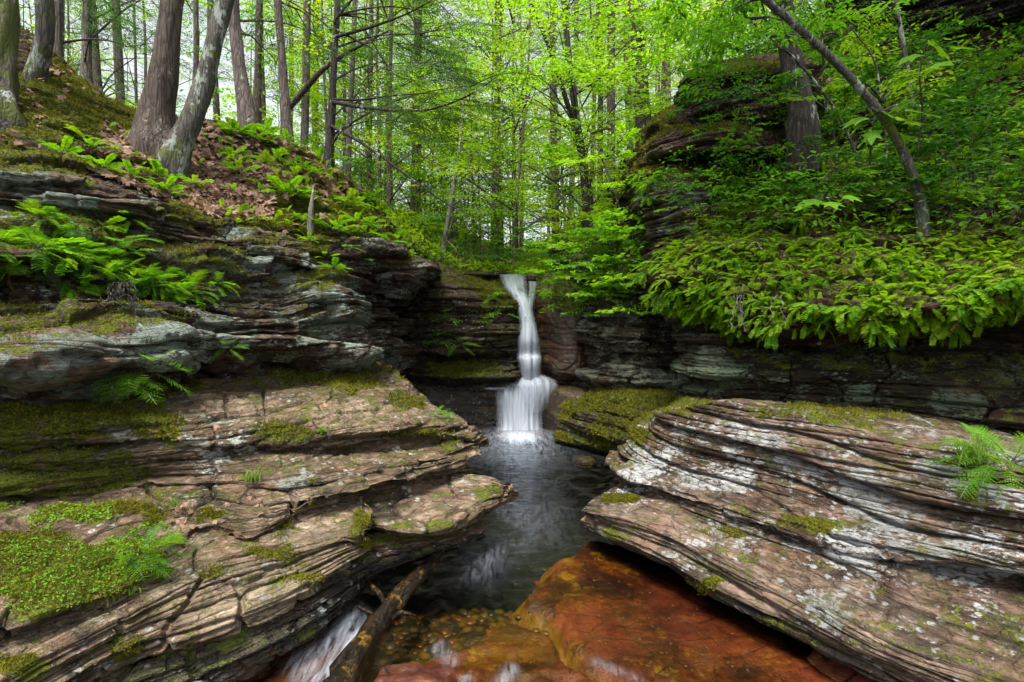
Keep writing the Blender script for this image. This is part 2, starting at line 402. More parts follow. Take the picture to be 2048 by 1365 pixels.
# ---- left bank, from the top of the slope down to the water
def plus(l, dy=0., dz=0., dx=0.): return np.asarray(l)+np.array([dx, dy, dz])
def ys(l, k):
    l = np.asarray(l); o = np.array([0, 0, CAMZ]); return o+(l-o)*k
lipA = ys(ln((-60, 300, 3.0), (100, 325, 3.2), (360, 415, 3.8), (500, 455, 4.3), (640, 480, 5.0), (740, 480, 5.6), (835, 535, 6.3), (850, 530, 8.0)), np.array([1.2, 1.2, 1.16, 1.12, 1.06, 1.03, 1, 1])[:, None])
def YS(k, *pts):      # the whole line k times as far away on its left, unchanged towards the gorge head
    l = ln(*pts); kk = np.clip(1+(k-1)*(1-(np.array([p[0] for p in pts])-300)/450.), min(1, k), max(1, k)); return ys(l, kk[:, None])
slopeL = rock('hillside', M['soil'], [
    plus(YS(1.06, (-60, 40, 4.8), (60, 70, 5.0), (130, 140, 5.1), (260, 215, 5.4), (420, 245, 5.8), (560, 280, 6.4), (680, 345, 7.0), (745, 405, 7.6), (835, 515, 8.4)), 4.0, -.3, -1),
    YS(1.06, (-60, 40, 4.8), (60, 70, 5.0), (130, 140, 5.1), (260, 215, 5.4), (420, 245, 5.8), (560, 280, 6.4), (680, 345, 7.0), (745, 405, 7.6), (835, 515, 8.4)),
    YS(1.12, (-60, 170, 3.9), (80, 190, 4.1), (230, 290, 4.3), (400, 340, 4.7), (520, 350, 5.3), (640, 400, 5.8), (740, 435, 6.5), (835, 525, 7.4)),
    YS(1.18, (-60, 260, 3.3), (80, 270, 3.5), (230, 350, 3.8), (400, 410, 4.2), (520, 430, 4.7), (640, 455, 5.3), (740, 460, 5.9), (838, 530, 6.6)),
    plus(lipA, .05, .03)[:8], plus(lipA, .4, -.2)[:8]],
    res=3.0, amp=.8, seed=3, kind='structure', upw=True, ext=(1.2, 0), extdir=((-.8, -1.1, .1), None), moss=(.24, .42), lich=0, tone=.5,
    blobs=[(150, 200, 120, 75, .4), (60, 250, 90, 60, .3), (480, 435, 120, 28, .45), (560, 400, 60, 40, .3), (700, 380, 70, 50, .25), (250, 340, 60, 30, .3), (440, 340, 70, 60, -.4), (400, 385, 90, 30, -.5)],
    lump=1.3, joints=.2)

cliffL = rock('cliff', M['cliff'], [
    plus(lipA, .5, -.02), lipA,
    YS(1.18, (-60, 340, 2.9), (100, 370, 3.1), (360, 450, 3.7), (500, 490, 4.15), (640, 520, 4.9), (740, 520, 5.5), (830, 560, 6.2), (845, 560, 8.0)),
    YS(1.1, (-60, 420, 3.1), (100, 430, 3.3), (360, 490, 3.9), (500, 520, 4.3), (640, 545, 5.1), (740, 560, 5.8), (800, 590, 6.5), (830, 590, 8.0)),
    YS(1.04, (-60, 500, 2.8), (100, 520, 3.0), (250, 545, 3.3), (430, 570, 3.8), (560, 580, 4.4), (650, 590, 4.9), (720, 600, 5.6), (850, 600, 8.8)),
    YS(.93, (-60, 590, 3.1), (100, 610, 3.3), (250, 625, 3.6), (430, 620, 4.0), (560, 620, 4.4), (650, 630, 4.9), (700, 640, 5.3), (850, 640, 8.8)),
    YS(.88, (-60, 680, 3.0), (60, 700, 3.0), (250, 680, 3.5), (430, 660, 4.0), (560, 655, 4.4), (650, 660, 4.75), (700, 660, 5.2), (850, 660, 8.8)),
    YS(.89, (-60, 720, 2.85), (60, 735, 2.9), (250, 720, 3.45), (430, 700, 3.9), (560, 700, 4.5), (650, 705, 4.75), (695, 715, 5.1), (850, 700, 8.8)),
    YS(.92, (-60, 765, 3.05), (60, 775, 3.1), (250, 765, 3.5), (430, 735, 4.1), (560, 725, 4.8), (650, 725, 5.1), (690, 728, 5.5), (850, 730, 8.8)),
    ln((-60, 800, 3.4), (60, 805, 3.4), (250, 800, 3.8), (430, 790, 4.4), (560, 760, 5.2), (650, 760, 5.6), (690, 760, 6), (850, 760, 8.8))],
    res=2.4, amp=1.35, seed=5, joints=1.7, lump=1.9, sa=1.05, cell=.65, label='tall dark layered cliff with pale green lichen on the left bank, under the leaf-covered slope', cat='cliff',
    ext=(1.2, 0), extdir=((-.8, -1.1, 0), None), moss=(.08, .5), lich=.55, tone=.5,
    blobs=[(120, 310, 160, 50, .3), (560, 490, 120, 30, .4), (330, 430, 150, 25, .3), (600, 610, 60, 40, .15), (640, 520, 30, 60, .25), (420, 740, 140, 30, .25), (700, 450, 90, 40, .35)],
    lblobs=[(60, 420, 120, 40, .35), (560, 560, 110, 40, .25), (600, 620, 60, 60, .25), (330, 680, 180, 40, .3), (120, 740, 100, 40, .25), (680, 660, 40, 60, .3)],
    tblobs=[(740, 580, 90, 90, -.25), (500, 600, 150, 25, -.2), (150, 720, 140, 35, .2)], th=.19)  # dark tone blobs paint shade under the overhang and in the fern recess

B_lip = ln((-80, 830, 2.55), (100, 838, 2.65), (270, 845, 2.85), (500, 856, 3.2), (750, 852, 3.7), (900, 845, 4.1), (955, 858, 4.3), (962, 866, 4.45))
ledgeB = rock('rock_ledge', M['tan'], [
    ln((-80, 775, 3.5), (100, 775, 3.6), (270, 770, 3.9), (430, 745, 4.4), (560, 730, 5.0), (650, 715, 5.5), (710, 690, 6.6), (750, 700, 7.2)),
    ln((-80, 785, 3.1), (100, 790, 3.3), (270, 790, 3.5), (430, 775, 3.9), (560, 760, 4.4), (680, 750, 4.9), (780, 745, 5.6), (800, 760, 5.8)),
    ln((-80, 800, 2.8), (100, 800, 2.95), (270, 808, 3.15), (480, 800, 3.6), (620, 790, 4.0), (750, 785, 4.6), (850, 792, 5.0), (865, 805, 5.1)),
    B_lip,
    ln((-80, 880, 2.5), (100, 880, 2.6), (270, 880, 2.8), (500, 885, 3.1), (750, 885, 3.6), (900, 872, 4.0), (960, 880, 4.25), (966, 880, 4.6)),
    ln((-80, 890, 2.58), (100, 892, 2.68), (270, 890, 2.87), (500, 897, 3.2), (750, 897, 3.72), (900, 886, 4.1), (950, 893, 4.3), (960, 893, 4.7)),
    lz(.58, (-80, 975), (150, 975), (300, 962), (480, 960), (640, 955), (800, 920), (940, 900), (958, 895)),
    lz(.50, (-80, 1010), (150, 1005), (300, 985), (480, 985), (640, 985), (800, 950), (925, 918), (945, 905)),
    plus(lz(.48, (-80, 1012), (150, 1007), (300, 987), (480, 987), (640, 987), (800, 952), (925, 920), (945, 907)), .3, -.03, -.15)],
    res=2.2, amp=1.0, seed=11, sa=1.3, label='broad tan rock ledge with flat top jutting toward the pool on the left bank', cat='rock ledge',
    ext=(1.0, 0), extdir=((-.5, -1.3, 0), None), moss=(0.18, .22), lich=.3, tone=.58,
    blobs=[(730, 770, 70, 14, .4), (820, 800, 40, 10, .3), (830, 870, 60, 14, .35), (100, 840, 200, 40, .5), (200, 950, 150, 50, .6), (60, 900, 80, 80, .45), (420, 990, 90, 25, .4), (330, 870, 60, 40, .3), (640, 745, 120, 20, .4), (300, 785, 100, 12, .3), (560, 870, 60, 18, .3), (900, 880, 50, 20, .2)],
    lblobs=[(400, 880, 110, 40, .5), (420, 930, 80, 30, .4), (590, 990, 70, 30, .6), (800, 890, 60, 15, .3), (250, 860, 60, 30, .3)],
    tblobs=[(640, 830, 200, 35, .2), (400, 790, 120, 20, .15)], th=.10)

C_lipz = [(-80, 1272), (0, 1252), (120, 1215), (240, 1180), (300, 1142), (350, 1098), (410, 1066), (500, 1072), (590, 1036), (690, 1000), (740, 982), (860, 952), (935, 925)]
ledgeC = rock('rock_ledge', M['tan'], [
    plus(lz(.56, (-80, 1000), (150, 1000), (300, 985), (420, 980), (530, 985), (640, 985), (800, 950), (930, 915)), .15, .0, 0),
    lz(.545, (-80, 1040), (150, 1040), (300, 1010), (420, 995), (530, 1000), (640, 990), (800, 955), (932, 920)),
    lz(.47, *C_lipz),
    lz(.40, *[(a, b+16) for a, b in C_lipz]),
    plus(lz(.39, *[(a, b+18) for a, b in C_lipz]), .25, -.02, -.2)],
    res=2.2, amp=1.0, seed=17, label='low moss-carpeted rock layer under the broad tan ledge, lower left', cat='rock ledge',
    ext=(1.0, 0), extdir=((-.5, -1.3, 0), None), moss=(0.18, .3), lich=.15, tone=.58,
    blobs=[(100, 1150, 170, 70, .6), (300, 1090, 60, 60, .35), (130, 1040, 180, 25, .4), (440, 1030, 60, 20, .25), (600, 1020, 80, 14, .25)],
    lblobs=[(560, 1000, 60, 20, .4)], th=.06)

slabD = rock('rock_slab', M['pale'], [
    plus(lz(.44, (-80, 1262), (100, 1205), (240, 1165), (330, 1100), (410, 1060), (510, 1062), (600, 1025), (690, 1000), (728, 1030)), .12, .0),
    lz(.42, (-80, 1290), (100, 1225), (240, 1185), (330, 1120), (410, 1080), (510, 1080), (600, 1045), (690, 1030), (728, 1050)),
    lz(.385, (-80, 1400), (60, 1320), (230, 1235), (340, 1180), (440, 1135), (530, 1112), (620, 1090), (690, 1068), (730, 1066)),
    lz(.26, (-80, 1500), (80, 1395), (244, 1300), (390, 1262), (488, 1228), (586, 1185), (660, 1145), (705, 1110), (728, 1085)),
    lz(.2, (-80, 1530), (90, 1420), (244, 1325), (390, 1286), (488, 1252), (586, 1208), (660, 1168), (712, 1125), (732, 1095)),
    plus(lz(.17, (-80, 1530), (90, 1420), (244, 1327), (390, 1288), (488, 1254), (586, 1210), (660, 1170), (712, 1127), (732, 1097)), .3, -.04, -.22)],
    res=2.0, amp=.9, seed=23, label='smooth striated pale slab with a rounded blunt end, bottom left', cat='rock slab',
    ext=(.8, 0), extdir=((-.4, -1.3, 0), None), moss=(0.20, .12), lich=.25, tone=.6,
    blobs=[(560, 1110, 60, 14, .25), (250, 1280, 40, 50, .3), (720, 1080, 18, 60, .45), (430, 1300, 200, 16, .3), (60, 1340, 100, 40, .3), (650, 1160, 90, 14, .3), (420, 1150, 40, 20, .3), (560, 1050, 50, 10, .3)],
    lblobs=[(200, 1300, 100, 30, .3)], tblobs=[(230, 1220, 60, 40, -.25), (430, 1290, 260, 16, -.3), (480, 1200, 200, 50, .2)], th=.045, joints=.15, lump=.8)

ledgeE = rock('rock_ledge', M['wet'], [
    plus(lz(.22, (60, 1420), (244, 1325), (390, 1280), (488, 1240), (586, 1195), (690, 1130), (740, 1090), (850, 1070), (955, 1045)), .3, .05, -.1),
    lz(.16, (60, 1450), (244, 1350), (390, 1300), (488, 1262), (586, 1215), (690, 1150), (750, 1110), (850, 1085), (958, 1055)),
    lz(.08, (150, 1500), (330, 1400), (480, 1330), (560, 1290), (640, 1240), (690, 1195), (745, 1145), (850, 1105), (962, 1062)),
    lz(-.02, (190, 1520), (380, 1420), (520, 1350), (590, 1305), (655, 1255), (697, 1210), (750, 1155), (855, 1113), (966, 1068)),
    plus(lz(-.35, (190, 1520), (380, 1420), (520, 1350), (590, 1305), (655, 1255), (697, 1210), (750, 1155), (855, 1113), (966, 1068)), .1, 0, -.1)],
    res=2.2, amp=.6, wetline=0.10, seed=29, label='dark wet shelf at the waterline beneath the pale striated slab', cat='rock ledge',
    ext=(.6, 0), extdir=((-.3, -1.2, 0), None), moss=(.15, .3), lich=.2, tone=.6, th=.04,
    tblobs=[(560, 1280, 120, 30, .3)], lblobs=[(620, 1250, 50, 40, .4)], blobs=[(500, 1270, 150, 20, .3), (800, 1090, 80, 14, .4)])

slabF1 = rock('rock_slab', M['tan'], [
    lz(.43, (690, 995), (800, 962), (880, 945), (940, 950), (1000, 960), (1030, 972)),
    lz(.40, (700, 1015), (800, 990), (880, 968), (940, 965), (1000, 970), (1034, 980)),
    lz(.33, (735, 1040), (800, 1055), (880, 1056), (950, 1022), (1000, 998), (1038, 986)),
    lz(.28, (735, 1052), (800, 1070), (880, 1070), (950, 1036), (1000, 1010), (1036, 996)),
    plus(lz(.26, (735, 1052), (800, 1070), (880, 1070), (950, 1036), (1000, 1010), (1030, 998)), .3, -.1, -.15),
    plus(lz(-.2, (735, 1052), (800, 1070), (880, 1070), (950, 1036), (1000, 1010), (1010, 998)), .5, 0, -.25)],
    res=1.8, amp=.5, wetline=0.12, seed=31, label='thin pointed slab whose tip reaches farthest into the stream from the left bank', cat='rock slab',
    moss=(0.18, .3), lich=.25, tone=.6, blobs=[(880, 1050, 90, 12, .4), (1000, 985, 30, 8, .3)], th=.05, joints=.2)
slabF2 = rock('rock_slab', M['tan'], [
    lz(.24, (690, 1075), (760, 1065), (850, 1060), (910, 1050), (955, 1036)),
    lz(.2, (705, 1120), (760, 1090), (850, 1080), (915, 1068), (963, 1042)),
    lz(.13, (700, 1150), (765, 1110), (855, 1096), (920, 1080), (966, 1050)),
    plus(lz(.08, (700, 1155), (765, 1115), (855, 1100), (920, 1084), (966, 1054)), .2, -.05, -.12),
    plus(lz(-.2, (700, 1155), (765, 1115), (855, 1100), (920, 1084), (966, 1054)), .3, 0, -.2)],
    res=1.8, amp=.4, wetline=0.08, seed=37, label='lower mossy slab just above the water, beneath the thin pointed slab', cat='rock slab',
    moss=(.25, .4), lich=.1, tone=.5, th=.04, joints=.2)

# ---- centre: the gorge head
faceC = rock('cliff', M['back'], [
    ln((720, 520, 9.6), (830, 505, 9.6), (900, 505, 9.4), (960, 520, 9.2), (1010, 535, 9.2), (1040, 545, 9.2)),
    ln((740, 545, 8.4), (840, 530, 8.2), (900, 540, 8.1), (960, 555, 8.1), (1000, 562, 8.1), (1020, 570, 8.3)),
    ln((760, 590, 7.6), (820, 578, 7.3), (890, 575, 7.1), (960, 580, 7.1), (1010, 592, 7.25), (1028, 600, 7.7)),
    ln((775, 620, 7.4), (820, 612, 7.2), (890, 600, 7.0), (960, 602, 7.0), (1022, 615, 7.15), (1044, 620, 7.9)),
    ln((780, 660, 7.4), (820, 660, 7.2), (890, 655, 7.05), (960, 655, 7.05), (1032, 660, 7.15), (1056, 660, 7.9)),
    ln((780, 690, 7.5), (820, 700, 7.2), (890, 710, 7.0), (960, 700, 7.0), (1034, 700, 7.15), (1062, 700, 7.9)),
    ln((780, 700, 7.9), (820, 712, 7.6), (890, 722, 7.4), (960, 715, 7.3), (1040, 715, 7.2), (1062, 715, 7.9)),
    ln((790, 750, 7.5), (830, 755, 7.2), (890, 760, 7.0), (960, 760, 6.95), (1040, 756, 7.05), (1062, 756, 7.9)),
    ln((790, 765, 8.0), (830, 768, 7.9), (890, 772, 7.7), (960, 772, 7.6), (1040, 768, 7.5), (1062, 768, 7.9)),
    ln((790, 900, 8.1), (830, 900, 8.0), (890, 900, 7.8), (960, 900, 7.7), (1040, 900, 7.6), (1062, 900, 7.9))],
    res=1.7, amp=1.1, seed=41, label='dark layered rock face with a mossy top left of the waterfall', cat='cliff',
    moss=(.18, .5), lich=.3, tone=.48, tblobs=[(900, 580, 140, 18, .35), (860, 530, 120, 25, .35), (830, 700, 60, 60, -.1)],
    blobs=[(1010, 640, 40, 40, .2), (900, 620, 120, 20, .15), (940, 590, 80, 10, .2)], lblobs=[(830, 620, 20, 12, .4), (905, 705, 25, 8, .5)], th=.16, joints=.9, lump=1.1, sa=.8)

fallwall = rock('waterfall_wall', M['wet'], [
    ln((985, 545, 10.5), (1040, 545, 10.5), (1085, 545, 10.5), (1130, 545, 10.5)),
    ln((985, 556, 8.2), (1040, 560, 8.2), (1060, 560, 8.2), (1130, 556, 8.2)),
    ln((1000, 610, 7.9), (1040, 610, 7.75), (1075, 610, 7.75), (1120, 610, 7.9)),
    ln((1020, 712, 7.6), (1045, 712, 7.3), (1085, 712, 7.3), (1130, 712, 7.6)),
    ln((1000, 728, 7.65), (1045, 730, 7.4), (1085, 730, 7.4), (1140, 728, 7.6)),
    ln((840, 772, 7.9), (1020, 768, 7.25), (1100, 768, 7.2), (1150, 768, 7.4)),
    ln((840, 790, 7.85), (1020, 782, 7.2), (1100, 782, 7.15), (1150, 785, 7.3)),
    ln((840, 900, 7.8), (1020, 900, 7.3), (1100, 900, 7.2), (1150, 900, 7.3))],
    res=1.8, amp=.5, seed=43, kind='structure', moss=(.15, .2), lich=0, tone=.45, th=.12)

lowred = rock('boulder', M['red'], [
    ln((1085, 770, 7.4), (1110, 765, 7.35), (1150, 768, 7.2), (1185, 775, 7.0)),
    ln((1084, 795, 7.15), (1110, 780, 6.9), (1150, 778, 6.7), (1190, 785, 6.6)),
    ln((1082, 825, 7.05), (1108, 805, 6.75), (1150, 800, 6.5), (1195, 800, 6.5)),
    ln((1088, 850, 7.0), (1108, 838, 6.75), (1150, 830, 6.55), (1195, 840, 6.5)),
    ln((1092, 900, 7.0), (1112, 900, 6.8), (1150, 900, 6.6), (1195, 900, 6.6))],
    res=1.6, amp=.3, seed=45, label='wet maroon boulder at the foot of the falls, right of the white water', cat='boulder', moss=(.1, .1), lich=0, tone=.2, sa=.15, crk=.4, th=.2, joints=0)
redrock = rock('rock_outcrop', M['red'], [
    ln((1076, 560, 8.0), (1100, 548, 7.8), (1130, 545, 7.4), (1160, 545, 7.2), (1185, 548, 7.6)),
    ln((1074, 590, 7.6), (1095, 585, 7.2), (1130, 580, 6.95), (1165, 590, 6.85), (1190, 590, 7.3)),
    ln((1078, 640, 7.35), (1100, 632, 7.0), (1130, 640, 6.8), (1165, 660, 6.8), (1192, 660, 7.3)),
    ln((1080, 700, 7.3), (1105, 695, 6.95), (1140, 700, 6.75), (1165, 715, 6.8), (1190, 715, 7.3)),
    ln((1085, 738, 7.3), (1108, 745, 6.95), (1145, 750, 6.8), (1168, 752, 6.8), (1190, 752, 7.3)),
    ln((1088, 750, 7.5), (1110, 758, 7.2), (1145, 760, 7.1), (1170, 762, 7.05), (1190, 762, 7.4)),
    ln((1088, 800, 7.6), (1110, 800, 7.4), (1145, 800, 7.3), (1180, 800, 7.2), (1195, 800, 7.5))],
    res=1.6, amp=.6, seed=47, label='rust-brown rock shoulder beside the falling water', cat='rock outcrop', lump=2.2, moss=(.14, .3), lich=.02, tone=.5, th=.22, sa=.5, joints=.3, crk=.8,
    blobs=[(1120, 570, 60, 50, .5), (1160, 640, 25, 60, .25)])
cliffR = rock('cliff', M['back'], [
    ln((1095, 500, 9.0), (1120, 490, 8.4), (1180, 470, 7.8), (1260, 450, 7.2), (1330, 440, 6.6), (1420, 440, 6.4)),
    ln((1105, 525, 8.2), (1130, 520, 7.4), (1180, 510, 6.9), (1260, 500, 6.2), (1330, 500, 5.6), (1420, 500, 5.4)),
    ln((1120, 560, 7.5), (1145, 565, 7.0), (1190, 560, 6.5), (1260, 550, 5.9), (1320, 550, 5.4), (1420, 560, 5.6)),
    ln((1140, 620, 7.2), (1160, 620, 6.9), (1200, 620, 6.5), (1250, 610, 6.1), (1310, 605, 5.9), (1420, 605, 6.2)),
    ln((1145, 680, 7.1), (1165, 690, 6.8), (1210, 690, 6.3), (1260, 690, 5.9), (1305, 690, 5.9), (1420, 690, 6.2)),
    ln((1150, 740, 7.1), (1170, 750, 6.8), (1215, 760, 6.2), (1280, 770, 5.8), (1320, 765, 5.8), (1420, 760, 6.0)),
    ln((1160, 760, 7.3), (1180, 768, 7.0), (1225, 776, 6.6), (1285, 782, 6.2), (1345, 782, 6.0), (1420, 780, 6.2)),
    ln((1170, 880, 7.3), (1190, 880, 7.0), (1230, 880, 6.6), (1290, 880, 6.2), (1350, 880, 6.0), (1420, 880, 6.2))],
    res=1.8, amp=1.1, seed=51, label='dark stratified cliff between the red rock shoulder and the deep shaded cleft', cat='cliff', moss=(.14, .4), lich=.5, tone=.5,
    lblobs=[(1260, 750, 90, 30, .4), (1200, 680, 60, 60, .15)], blobs=[(1200, 540, 90, 40, .35), (1240, 590, 80, 30, .3)],
    tblobs=[(1320, 690, 35, 90, -.4), (1155, 690, 20, 60, .2)], th=.16, joints=1.2, lump=1.6, sa=.9)  # dark tone blob paints the cleft's shade into the stone colour
bouldM = rock('boulder', M['back'], [
    ln((1150, 790, 7.0), (1220, 778, 6.4), (1290, 780, 6.0), (1380, 785, 5.6)),
    ln((1128, 815, 6.5), (1200, 795, 5.9), (1290, 790, 5.4), (1370, 795, 5.0)),
    ln((1120, 845, 6.3), (1180, 825, 5.75), (1270, 830, 5.15), (1360, 830, 4.8)),
    ln((1112, 868, 6.35), (1180, 868, 5.7), (1250, 880, 5.1), (1340, 880, 4.7)),
    lz(.06, (1112, 880), (1180, 900), (1240, 915), (1340, 950)),
    lz(-.3, (1120, 885), (1180, 905), (1240, 920), (1340, 960))],
    res=1.7, amp=.7, wetline=0.10, seed=53, label='rounded moss-covered boulder at the right edge of the plunge pool', cat='boulder', moss=(.42, .35), lich=.2, tone=.45, th=.12,
    lblobs=[(1330, 800, 12, 10, .5)], blobs=[(1230, 880, 90, 40, .12)])

# ---- right bank
lipR = ln((1270, 540, 6.0), (1310, 552, 5.0), (1370, 572, 4.3), (1430, 600, 4.0), (1500, 612, 3.75), (1580, 640, 3.55), (1660, 626, 3.4), (1740, 646, 3.3), (1830, 625, 3.15), (1920, 632, 3.1), (2000, 590, 3.0), (2130, 570, 2.9))
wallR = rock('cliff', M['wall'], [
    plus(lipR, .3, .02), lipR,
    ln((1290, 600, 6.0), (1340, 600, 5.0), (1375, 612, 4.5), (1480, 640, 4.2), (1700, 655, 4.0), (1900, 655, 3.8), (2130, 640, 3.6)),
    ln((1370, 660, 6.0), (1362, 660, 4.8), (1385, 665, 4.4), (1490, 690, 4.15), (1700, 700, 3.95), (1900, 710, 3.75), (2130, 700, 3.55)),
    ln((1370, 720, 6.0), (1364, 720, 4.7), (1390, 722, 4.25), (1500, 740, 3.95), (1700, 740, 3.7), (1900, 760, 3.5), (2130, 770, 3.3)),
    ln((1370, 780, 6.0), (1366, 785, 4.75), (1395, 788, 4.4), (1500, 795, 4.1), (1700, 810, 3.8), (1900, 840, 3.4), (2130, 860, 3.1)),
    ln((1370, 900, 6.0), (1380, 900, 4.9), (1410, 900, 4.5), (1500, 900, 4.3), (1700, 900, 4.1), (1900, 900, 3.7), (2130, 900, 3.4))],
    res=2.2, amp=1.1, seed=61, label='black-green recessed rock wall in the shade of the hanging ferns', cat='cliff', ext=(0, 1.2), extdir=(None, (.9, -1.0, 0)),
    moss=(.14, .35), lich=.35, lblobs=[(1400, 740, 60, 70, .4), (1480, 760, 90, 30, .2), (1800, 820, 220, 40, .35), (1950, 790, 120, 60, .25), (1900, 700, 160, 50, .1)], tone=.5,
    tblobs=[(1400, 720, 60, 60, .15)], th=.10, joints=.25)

hillR = rock('hillside', M['soil'], [
    plus(lipR, .35, -.15), plus(lipR, .02, .03),
    ln((1275, 500, 6.4), (1330, 490, 5.5), (1420, 480, 4.7), (1560, 490, 4.2), (1740, 500, 3.9), (1920, 500, 3.7), (2130, 480, 3.5)),
    ln((1240, 440, 7.2), (1330, 420, 6.2), (1450, 400, 5.4), (1580, 370, 5.1), (1740, 340, 4.9), (1920, 300, 4.8), (2130, 260, 4.7)),
    ln((1230, 395, 8.4), (1330, 300, 7.6), (1480, 180, 7.2), (1580, 130, 7.0), (1740, 60, 6.8), (1920, 0, 6.6), (2130, -60, 6.4)),
    ln((1200, 390, 12), (1330, 240, 11), (1480, 120, 10.5), (1580, 60, 10), (1740, -60, 9.8), (1920, -160, 9.6), (2130, -300, 9.4))],
    res=3.0, amp=1.5, seed=67, kind='structure', upw=True, ext=(0, 1.2), extdir=(None, (.9, -1.0, 0.1)), moss=(.3, .35), lich=0, tone=.42, lump=1.5,
    tblobs=[(1800, 250, 300, 120, -.2)], joints=.3)  # lowered tone paints the upper slope's deep shade into the soil colour

crag = rock('rock_outcrop', M['cliff'], [
    ln((1390, 150, 7.5), (1400, 145, 6.4), (1450, 130, 6.0), (1540, 115, 6.0), (1640, 110, 6.2)),
    ln((1372, 165, 7.2), (1374, 162, 5.8), (1440, 148, 5.3), (1540, 145, 5.2), (1640, 160, 5.6)),
    ln((1372, 215, 7.2), (1372, 215, 5.7), (1440, 222, 5.15), (1540, 240, 5.0), (1640, 250, 5.4)),
    ln((1330, 232, 7.4), (1335, 232, 5.9), (1420, 236, 5.35), (1530, 250, 5.2), (1640, 262, 5.5)),
    ln((1310, 250, 7.4), (1308, 252, 5.8), (1400, 262, 5.1), (1520, 275, 4.95), (1640, 285, 5.4)),
    ln((1285, 310, 7.4), (1285, 308, 5.9), (1370, 305, 5.15), (1500, 305, 4.9), (1640, 310, 5.4)),
    ln((1275, 330, 7.4), (1275, 330, 6.1), (1370, 322, 5.5), (1500, 330, 5.7), (1640, 330, 6)),
    ln((1265, 352, 7.4), (1268, 352, 5.9), (1360, 350, 5.3), (1480, 370, 5.5), (1640, 370, 6)),
    ln((1270, 400, 7.4), (1275, 400, 5.8), (1350, 405, 5.2), (1440, 420, 5.1), (1600, 420, 5.6)),
    ln((1275, 470, 7.4), (1285, 470, 5.7), (1350, 475, 5.1), (1430, 480, 4.9), (1600, 480, 5.4)),
    ln((1285, 570, 7.4), (1300, 570, 5.6), (1350, 560, 5.1), (1430, 560, 4.9), (1600, 560, 5.4))],
    res=2.0, amp=1.2, seed=71, label='jutting dark crag with a squared top block above the right side of the gorge', cat='rock outcrop',
    moss=(.15, .55), lich=.2, lblobs=[(1340, 420, 70, 50, .5), (1360, 385, 60, 20, .3)], tone=.42, tblobs=[(1450, 180, 90, 60, -.2)],
    blobs=[(1320, 255, 60, 30, .5), (1290, 320, 40, 40, .4), (1430, 150, 90, 18, .3)], th=.12)
topcliff = rock('cliff', M['wall'], [
    ln((1640, -40, 7.4), (1760, -100, 7.0), (1900, -160, 6.4), (2130, -260, 5.8)),
    ln((1650, 20, 7.2), (1760, -30, 6.6), (1900, -60, 6.0), (2130, -110, 5.4)),
    ln((1660, 90, 7.1), (1760, 50, 6.5), (1900, 30, 5.9), (2130, 0, 5.3)),
    ln((1680, 170, 7.2), (1760, 130, 6.6), (1900, 90, 6.0), (2130, 60, 5.5)),
    ln((1690, 210, 7.4), (1760, 180, 6.9), (1900, 150, 6.3), (2130, 110, 5.8))],
    res=2.6, amp=1.4, seed=73, label='dark shaded cliff band high on the right slope, top corner', cat='cliff', ext=(0, 1), extdir=(None, (.9, -1, 0)),
    moss=(.15, .4), lich=.15, tone=.45)

T_ = ln((1278, 850, 4.5), (1300, 834, 4.05), (1400, 806, 3.45), (1600, 828, 2.9), (1800, 868, 2.52), (2000, 908, 2.22), (2130, 935, 2.08))
bigR = rock('rock_ledge', M['right'], [
    ln((1330, 815, 5.3), (1380, 795, 4.9), (1500, 800, 4.4), (1700, 812, 4.0), (1900, 845, 3.6), (2050, 870, 3.2), (2130, 880, 3.1)),
    T_,
    ln((1262, 882, 4.1), (1290, 885, 3.85), (1400, 898, 3.3), (1600, 930, 2.76), (1850, 985, 2.32), (2000, 1020, 2.11), (2130, 1050, 1.98)),
    ln((1215, 903, 4.3), (1250, 915, 3.95), (1390, 960, 3.2), (1600, 1000, 2.68), (1850, 1060, 2.24), (2000, 1090, 2.06), (2130, 1110, 1.95)),
    lz(.44, (1210, 925), (1260, 950), (1400, 1005), (1560, 1060), (1780, 1120), (1960, 1150), (2130, 1175)),
    plus(lz(.41, (1216, 935), (1265, 962), (1400, 1015), (1560, 1070), (1780, 1130), (1960, 1160), (2130, 1185)), .10, .0),
    lz(.33, (1235, 955), (1290, 990), (1400, 1040), (1560, 1100), (1780, 1180), (1960, 1240), (2130, 1290)),
    lz(.24, (1215, 1005), (1300, 1045), (1430, 1105), (1580, 1170), (1780, 1270), (1960, 1340), (2130, 1400)),
    lz(.1, (1215, 1005), (1300, 1045), (1430, 1105), (1580, 1170), (1780, 1270), (1960, 1340), (2130, 1400))],
    res=2.0, amp=1.1, seed=79, sa=1.15, crk=.35, joints=.2, label='large lichen-spotted layered ledge with overhanging nose on the right bank', cat='rock ledge', ext=(0, 1.0), extdir=(None, (.7, -1.1, 0)),
    moss=(.15, .3), lich=.48, tone=.53, lblobs=[(1480, 880, 110, 40, .4), (1500, 950, 120, 40, .3), (1290, 930, 40, 40, .4), (1850, 980, 160, 50, .3), (1680, 1140, 160, 80, .25), (1750, 1240, 120, 60, .3), (1900, 1090, 180, 60, .2), (1950, 920, 140, 30, .3)],
    blobs=[(1340, 815, 80, 14, .4), (1290, 850, 25, 40, .3), (1500, 830, 120, 14, .2), (1600, 1050, 60, 20, .15), (1950, 985, 40, 30, .4), (1420, 1080, 90, 16, .3), (1720, 830, 160, 20, .2), (1650, 1050, 120, 20, .2), (1500, 1100, 140, 14, .25)],
    tblobs=[(1600, 870, 200, 30, .25), (1700, 925, 140, 25, .3), (1560, 1060, 220, 25, -.2), (1850, 1260, 160, 50, .15)], th=.12)  # dark tone blob paints shade along the crevice under the nose
